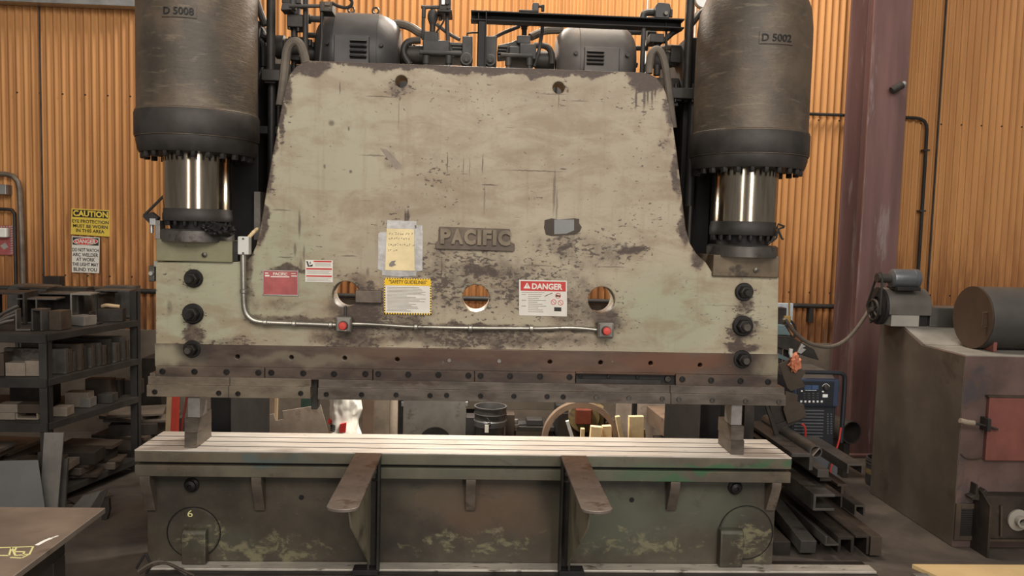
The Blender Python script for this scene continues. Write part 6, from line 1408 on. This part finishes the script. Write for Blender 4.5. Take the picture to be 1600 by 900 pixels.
def lean_to(name, x0b, x1b, x0t, x1t, yt, y, th, mat, label, cat, group=None):
    zt = PY(x0t, yt, y).z; xb0_, xb1_ = PY(x0b, 676, y).x, PY(x1b, 676, y).x; xt0, xt1 = PY(x0t, yt, y).x, PY(x1t, yt, y).x; zb = PY(x0b, 676, y).z
    f = (zb-.001)/(zt-zb); a0 = xb0_-(xt0-xb0_)*f; a1 = xb1_-(xt1-xb1_)*f
    return MB().prism([(a0, y, .001), (a1, y, .001), (xt1, y, zt), (xt0, y, zt)], (0, th, 0)).thing(name, mat, label, cat, group, .003)
lean_to('timber_board', 258, 267, 261, 270, 600, 1.72, .03, 'wood_tan', 'pale timber board leaning beside the red barrier post', 'board')
lean_to('barrier_post', 266, 276, 269, 277.5, 600, 1.60, .05, 'barrier_red', 'bright red upright barrier post behind the left end of the bed', 'post')
lean_to('red_rod', 280, 284, 292, 295, 610, 1.67, .012, 'rod_red', 'thin dark red rod leaning right of the bright red post', 'rod')
panel('grey_strip', 276, 300, 653, 1.9, .3, 'scrap_steel', 'low grey box edge just behind the thin red rod', 'box')
panel('brown_plate', 361, 395, 600, 2.3, .02, 'brightened_brown', 'plain brown plate standing behind the left side frame', 'plate', G9)
panel('brown_plate', 392, 430, 606, 2.42, .02, 'brightened_brown', 'brown curved-edge plate standing behind the leaning stake', 'plate', G9)
lean_to('wooden_stake', 395, 402, 404, 409, 612, 1.9, .03, 'wood_tan', 'tan wooden stake leaning left of the notched sheet', 'stake')
lean_to('wooden_stake', 428, 432, 429, 434, 612, 2.0, .03, 'wood_tan', 'thin upright wooden stake above the notch of the sheet', 'stake')
panel('green_bin', 470, 489, 610, 2.2, .25, 'green_box', 'dark green bin behind the white sack', 'bin')
p = PY(452, 634, 2.0); MB().lathe([(.05, 0), (.075, .01), (.075, .06), (.03, .07), (.03, .02)], p, (-.4, -1, .2), 20).build('x', 'scrap_brown') if False else None
a = [(357, 667), (428, 646), (431, 657), (443, 655), (441, 642), (501, 632.5), (517, 690), (500, 745), (360, 745)]
up('notched_sheet', a, 1.58, .006, 'brightened_sheet', 'grey-brown steel sheet with a notched sloping top edge, behind the bed', 'sheet')
# sack
c = PY(538, 660, 1.7); k = mpp(c); sk = MB(); n = 44; rows = []
rng = random.Random(8)
ztop = PY(538, 618, 1.7).z
levels = [(0.001, .92), (.06, 1.08), (.2, 1.1), (.38, 1.02), (.50, .92), (.58, 1.0), (.66, 1.05), (.74, .98), (.82, .8), (.9, .5), (ztop+.02, .1)]
lv2 = []
for (z0, s0), (z1, s1) in zip(levels, levels[1:]): lv2 += [(z0+(z1-z0)*q/3, s0+(s1-s0)*q/3) for q in range(3)]
for z, s in lv2+[levels[-1]]:
    row = []
    for i in range(n):
        a = 2*PI*i/n; r = 24*k*s*(1+.22*mnoise.noise(Vector((math.cos(a)*1.6, math.sin(a)*1.6, z*7)))+.16*mnoise.noise(Vector((math.cos(a)*3.5+9, math.sin(a)*3.5, z*22)))); row.append(sk.bm.verts.new((c.x+r*math.cos(a), 1.7+r*.75*math.sin(a), min(z, ztop+.02)+rng.uniform(-.012, .012)*(z > .01))))
    rows.append(row)
for r0, r1 in zip(rows, rows[1:]):
    for i in range(n): sk._f([r0[i], r0[(i+1) % n], r1[(i+1) % n], r1[i]])
sk._f(rows[0][::-1]); sk._f(rows[-1])
so = sk.thing('white_sack', 'bag_white', 'crumpled white plastic sack with red print, standing behind the bed', 'sack', origin=(c.x, 1.7, 0))
so.modifiers.new('soft', 'SUBSURF').levels = 1
yk = 1.7-24*k*.86
for q_, d_ in (([(531, 663), (541, 661), (540, 676), (530, 676)], 0), ([(513, 655), (519, 658), (516, 664), (512, 661)], .05)): MB().ppx(q_, yk+d_, yk+d_+.03).build('red_print', 'sign_red', so)
m1 = MB()
for i in range(4): m1.ppx([(516, 663+i*3), (524, 665+i*3), (524, 666.2+i*3), (516, 664.2+i*3)], yk+.02, yk+.06)
m1.build('dark_print', 'ink_black', so)
panel('brown_plate', 566, 584, 600, 2.2, .04, 'brightened_brown', 'narrow brown upright right of the white sack', 'plate', G9)
panel('brown_plate', 583, 609, 600, 2.35, .03, 'scrap_tan', 'dark brown plate between the narrow brown upright and the pale post', 'plate', G9)
c = PY(615, 650, 1.8); k = mpp(c); MB().cyl((c.x, 1.8, .001), (c.x, 1.8, 1.25), 6.6*k, 24).thing('pale_post', 'brightened_sheet', 'pale round pipe post standing behind the bed centre', 'post')
# grey panel with round cut-out
y = 1.60; A, B = PY(630, 650, y), PY(728, 650, y); zt = PY(679, 615, y).z; ch_ = PY(680, 693, y); rr = 26*mpp(ch_)
pg = plate('cutout_sheet', 'scrap_light', [[(A.x, .001), (B.x, .001), (B.x, zt), (A.x, zt)], circ((ch_.x, ch_.z), rr, 40)], y, y+.012, None, .002, base=((A.x+B.x)/2, y, 0)); pg.location = ((A.x+B.x)/2, y, 0); BASE[pg] = Vector(pg.location)
tag(pg, 'smooth grey steel panel with a round cut-out at its foot, behind the bed centre', 'panel')
for x in (629, 729): MB().bpx(x-2, 628, x+2, 635, y-.004, y+.016).build('corner_clip', 'galvanised', pg, .002)
panel('dark_backing', 618, 760, 560, 2.7, .03, 'black_oily', 'black board standing behind the grey panel', 'board')
# bucket
c = PY(766, 655, 1.6); k = mpp(c); zt = PY(766, 634, 1.6).z; r = 25*k
bk = empty('bucket', (c.x, 1.6, 0), 'black plastic bucket with ribbed rim and a small white tag, behind the bed', 'bucket')
zb4 = zt-.42
MB().lathe([(r*.86, 0), (r*.88, zt-.16), (r*1.05, zt-.15), (r*1.05, zt-.11), (r*.97, zt-.10), (r*.99, zt-.012), (r*1.03, zt-.008), (r*1.03, zt), (r*.93, zt), (r*.85, zt-.1), (r*.82, .02), (0, .02)], (c.x, 1.6, .001), (0, 0, 1), 48).build('bucket_body', 'bucket_black', bk)
MB().torus((c.x, 1.6, zt-.055), (0, 0, 1), r*.99, .006, 40, 6).build('rim_ring', 'motor_dark', bk)
MB().bpx(757.5, 664, 763.5, 676, 1.6-r*1.06, 1.6-r*1.03+.03).build('tag', 'sign_white', bk); MB().tube([PY(761, 653, 1.6-r*1.06), PY(767, 661, 1.6-r*1.06), PY(764, 665, 1.6-r*1.05)], .004, 6, 1).build('wire', 'steel_plain', bk)
MB().bpx(728, 652, 742, 668, 1.75, 1.9).thing('motor_block', 'motor_dark', 'grey block half hidden left of the black bucket', 'block', None, .008) if False else panel('motor_block', 728, 742, 652, 1.72, .15, 'motor_dark', 'grey block half hidden left of the black bucket', 'block')
panel('brown_block', 791, 804, 648, 1.72, .12, 'scrap_brown', 'brown block half hidden right of the black bucket', 'block')
zs = PY(825, 676, 2.0).z
jg = empty('vise_bench', (PY(825, 660, 2.0).x, 2.1, 0), 'low steel bench with hexagonal and square steel bars, between bucket and ring', 'bench')
xa, xb = PY(796, 660, 2.0).x, PY(866, 660, 2.0).x
MB().box(xa, xb, 1.98, 2.3, PY(830, 673, 2.0).z, PY(830, 666, 2.0).z).build('bench_top', 'dark_iron', jg, .004)
for x in (xa+.03, xb-.03): MB().box(x-.03, x+.03, 2.05, 2.25, 0, PY(830, 673, 2.0).z).build('leg', 'dark_iron', jg, .003)
MB().bpx(823, 656, 848, 665.8, 2.0, 2.12).build('square_bar', 'motor_dark', jg, .006)
a, b2 = PY(800, 662, 2.05), PY(824, 661, 2.05); MB().lathe([(.028, 0), (.028, (b2-a).length*.8), (.014, (b2-a).length)], a, (1, 0, 0), 6).build('hexagonal_bar', 'motor_dark', jg, .002)
p = PY(805, 672, 1.9); MB().lathe([(.022, 0), (.022, .03), (.03, .03), (.03, .05), (.022, .05), (.022, .09)], p, (0, 0, 1), 16).build('brass_nozzle', 'scrap_light', jg)
panel('back_plate', 725, 880, 629, 2.75, .02, 'cabinet_steel', 'wide grey plate at the back wall above the low bench', 'plate', G9, z0=PY(800, 640, 2.75).z) if False else None
MB().box(PY(728, 634, 2.6).x, PY(872, 634, 2.6).x, 2.55, 2.7, PY(800, 640, 2.55).z, PY(800, 610, 2.55).z).thing('wall_channel', 'cabinet_steel', 'grey horizontal steel channel behind bucket and ring', 'channel', None, .004)
# steel ring with the machine behind it
c = PY(907, 688, 1.65); k = mpp(c); Ro = 60*k
rg = empty('steel_ring', (c.x, 1.68, 0), 'large steel ring standing on edge behind the bed, right of centre', 'ring')
zc = max(c.z, Ro+.002)
MB().lathe([(Ro*.86, 0), (Ro, 0), (Ro, .07), (Ro*.86, .07)], (c.x, 1.72, zc), (0, -1, .0), 72, cap=False).lathe([(Ro*.86, .07), (Ro*.86, 0)], (c.x, 1.72, zc), (0, -1, 0), 72, cap=False).build('ring_body', 'brightened_brown', rg)
MB().ppx([(949, 664), (961, 656), (966, 690), (950, 690)], 1.66, 1.76).build('ring_lug', 'scrap_brown', rg, .004)
MB().box(c.x-.14, c.x+.14, 1.62, 1.78, 0, zc-Ro+.004).build('ring_chock', 'scrap_dark', rg, .004)
gx = PY(913, 655, 1.95)
gm = empty('gear_motor', (gx.x, 2.05, 0), 'yellow-flanged machine with a rust-red face, seen through the steel ring', 'machine')
MB().lathe([(.19, 0), (.19, .16), (.13, .2), (.13, .3), (0, .3)], (gx.x, 2.25, PY(913, 652, 1.95).z), (0, -1, 0), 40).build('flange', 'flange_yellow', gm, .004)
MB().bpx(900, 640, 925, 664, 1.9, 1.96).build('rust_face', 'rust_red', gm, .010)
MB().bpx(930, 636, 944, 674, 1.98, 2.1).build('side_housing', 'flange_yellow', gm, .01)
for x in (936, 942): cyl_p = PY(x, 640, 1.97); MB().cyl(cyl_p, cyl_p+Vector((0, -.03, 0)), .014, 10).build('bolt', 'bolt_worn', gm)
MB().box(gx.x-.2, gx.x+.2, 2.0, 2.3, 0, .5).build('base', 'scrap_dark', gm, .006)
MB().bpx(868, 632, 896, 690, 2.02, 2.2).build('black_guard', 'rubber', gm, .02)
# firewood / timber offcuts in a crate
G10 = 'timber offcuts standing behind the bed'
cr = panel('timber_crate', 886, 1014, 702, 1.28, .3, 'wood_tan', 'low wooden crate holding the timber offcuts, behind the bed', 'crate')
zc0 = PY(950, 702, 1.28).z+.001
def stick(x0, x1, yt, tilt, dy, th, mat, label):
    y = 1.32+dy; a, b2 = PY(x0, 670, y).x, PY(x1, 670, y).x; zt = PY((x0+x1)/2, yt, y).z; o = MB().box(-(b2-a)/2, (b2-a)/2, 0, th, 0, zt-zc0).thing('timber_offcut', mat, label, 'timber', G10, .002, origin=(0, 0, 0))
    o.location = ((a+b2)/2, y, zc0+.004); o.rotation_euler = (0, tilt, 0); return o
stick(897, 902, 657, -.32, 0, .03, 'chalk_white', 'thin white-painted stick leaning left among the timber offcuts')
stick(908, 914, 671, 0, .02, .04, 'wood_light', 'short low timber stub right of the white stick')
stick(922, 939, 668, .06, .03, .05, 'wood_light', 'squat light timber block left of the slim pair')
stick(943, 957, 667, -.05, .05, .05, 'wood_light', 'light timber block just right of the squat one')
stick(972, 979, 651, -.22, 0, .04, 'wood_light', 'narrow light slat leaning left against the wide board')
stick(984, 1007, 652, -.03, .03, .05, 'wood_light', 'widest light timber board, rightmost of the offcuts')
stick(1006, 1011, 672, -.1, .06, .03, 'wood_tan', 'dark tan sliver at the right edge of the widest board')
# beams and plates right of the timber
panel('brown_plate', 962, 1095, 600, 2.5, .02, 'brightened_sheet', 'broad rusty tan plate behind the timber offcuts', 'plate', G9)
panel('dark_post', 988, 995, 600, 2.3, .05, 'mount_black', 'thin black upright in front of the broad tan plate', 'post')
q0, q1 = PY(1016, 655, 1.6), PY(1064, 684, 1.2)
bmv = (q1-q0); ang = math.atan2(-bmv.z, bmv.x)
o = offcut('channel_length', 'channel_down', .15, .14, .012, .72, (0, 0, 0), (0, 0, 0), 'brightened_brown', 'brown channel sloping down toward the bed, right of the timber', 'channel')
o.location = PY(1060, 690, 1.66); dirv = (PY(1022, 658, 2.4)-Vector(o.location)).normalized(); o.rotation_mode = 'QUATERNION'; o.rotation_quaternion = dirv.to_track_quat('Y', 'Z')
panel('channel_prop', 1030, 1052, 690, 1.8, .2, 'scrap_dark', 'dark block under the sloping brown channel', 'block')
panel('grey_upright', 1128, 1142, 600, 1.35, .04, 'cabinet_top', 'pale upright strip just left of the right-hand spacer blocks', 'strip')
panel('dark_board', 1170, 1200, 600, 1.7, .03, 'rack_paint', 'dark board leaning behind the right end of the bed', 'board')
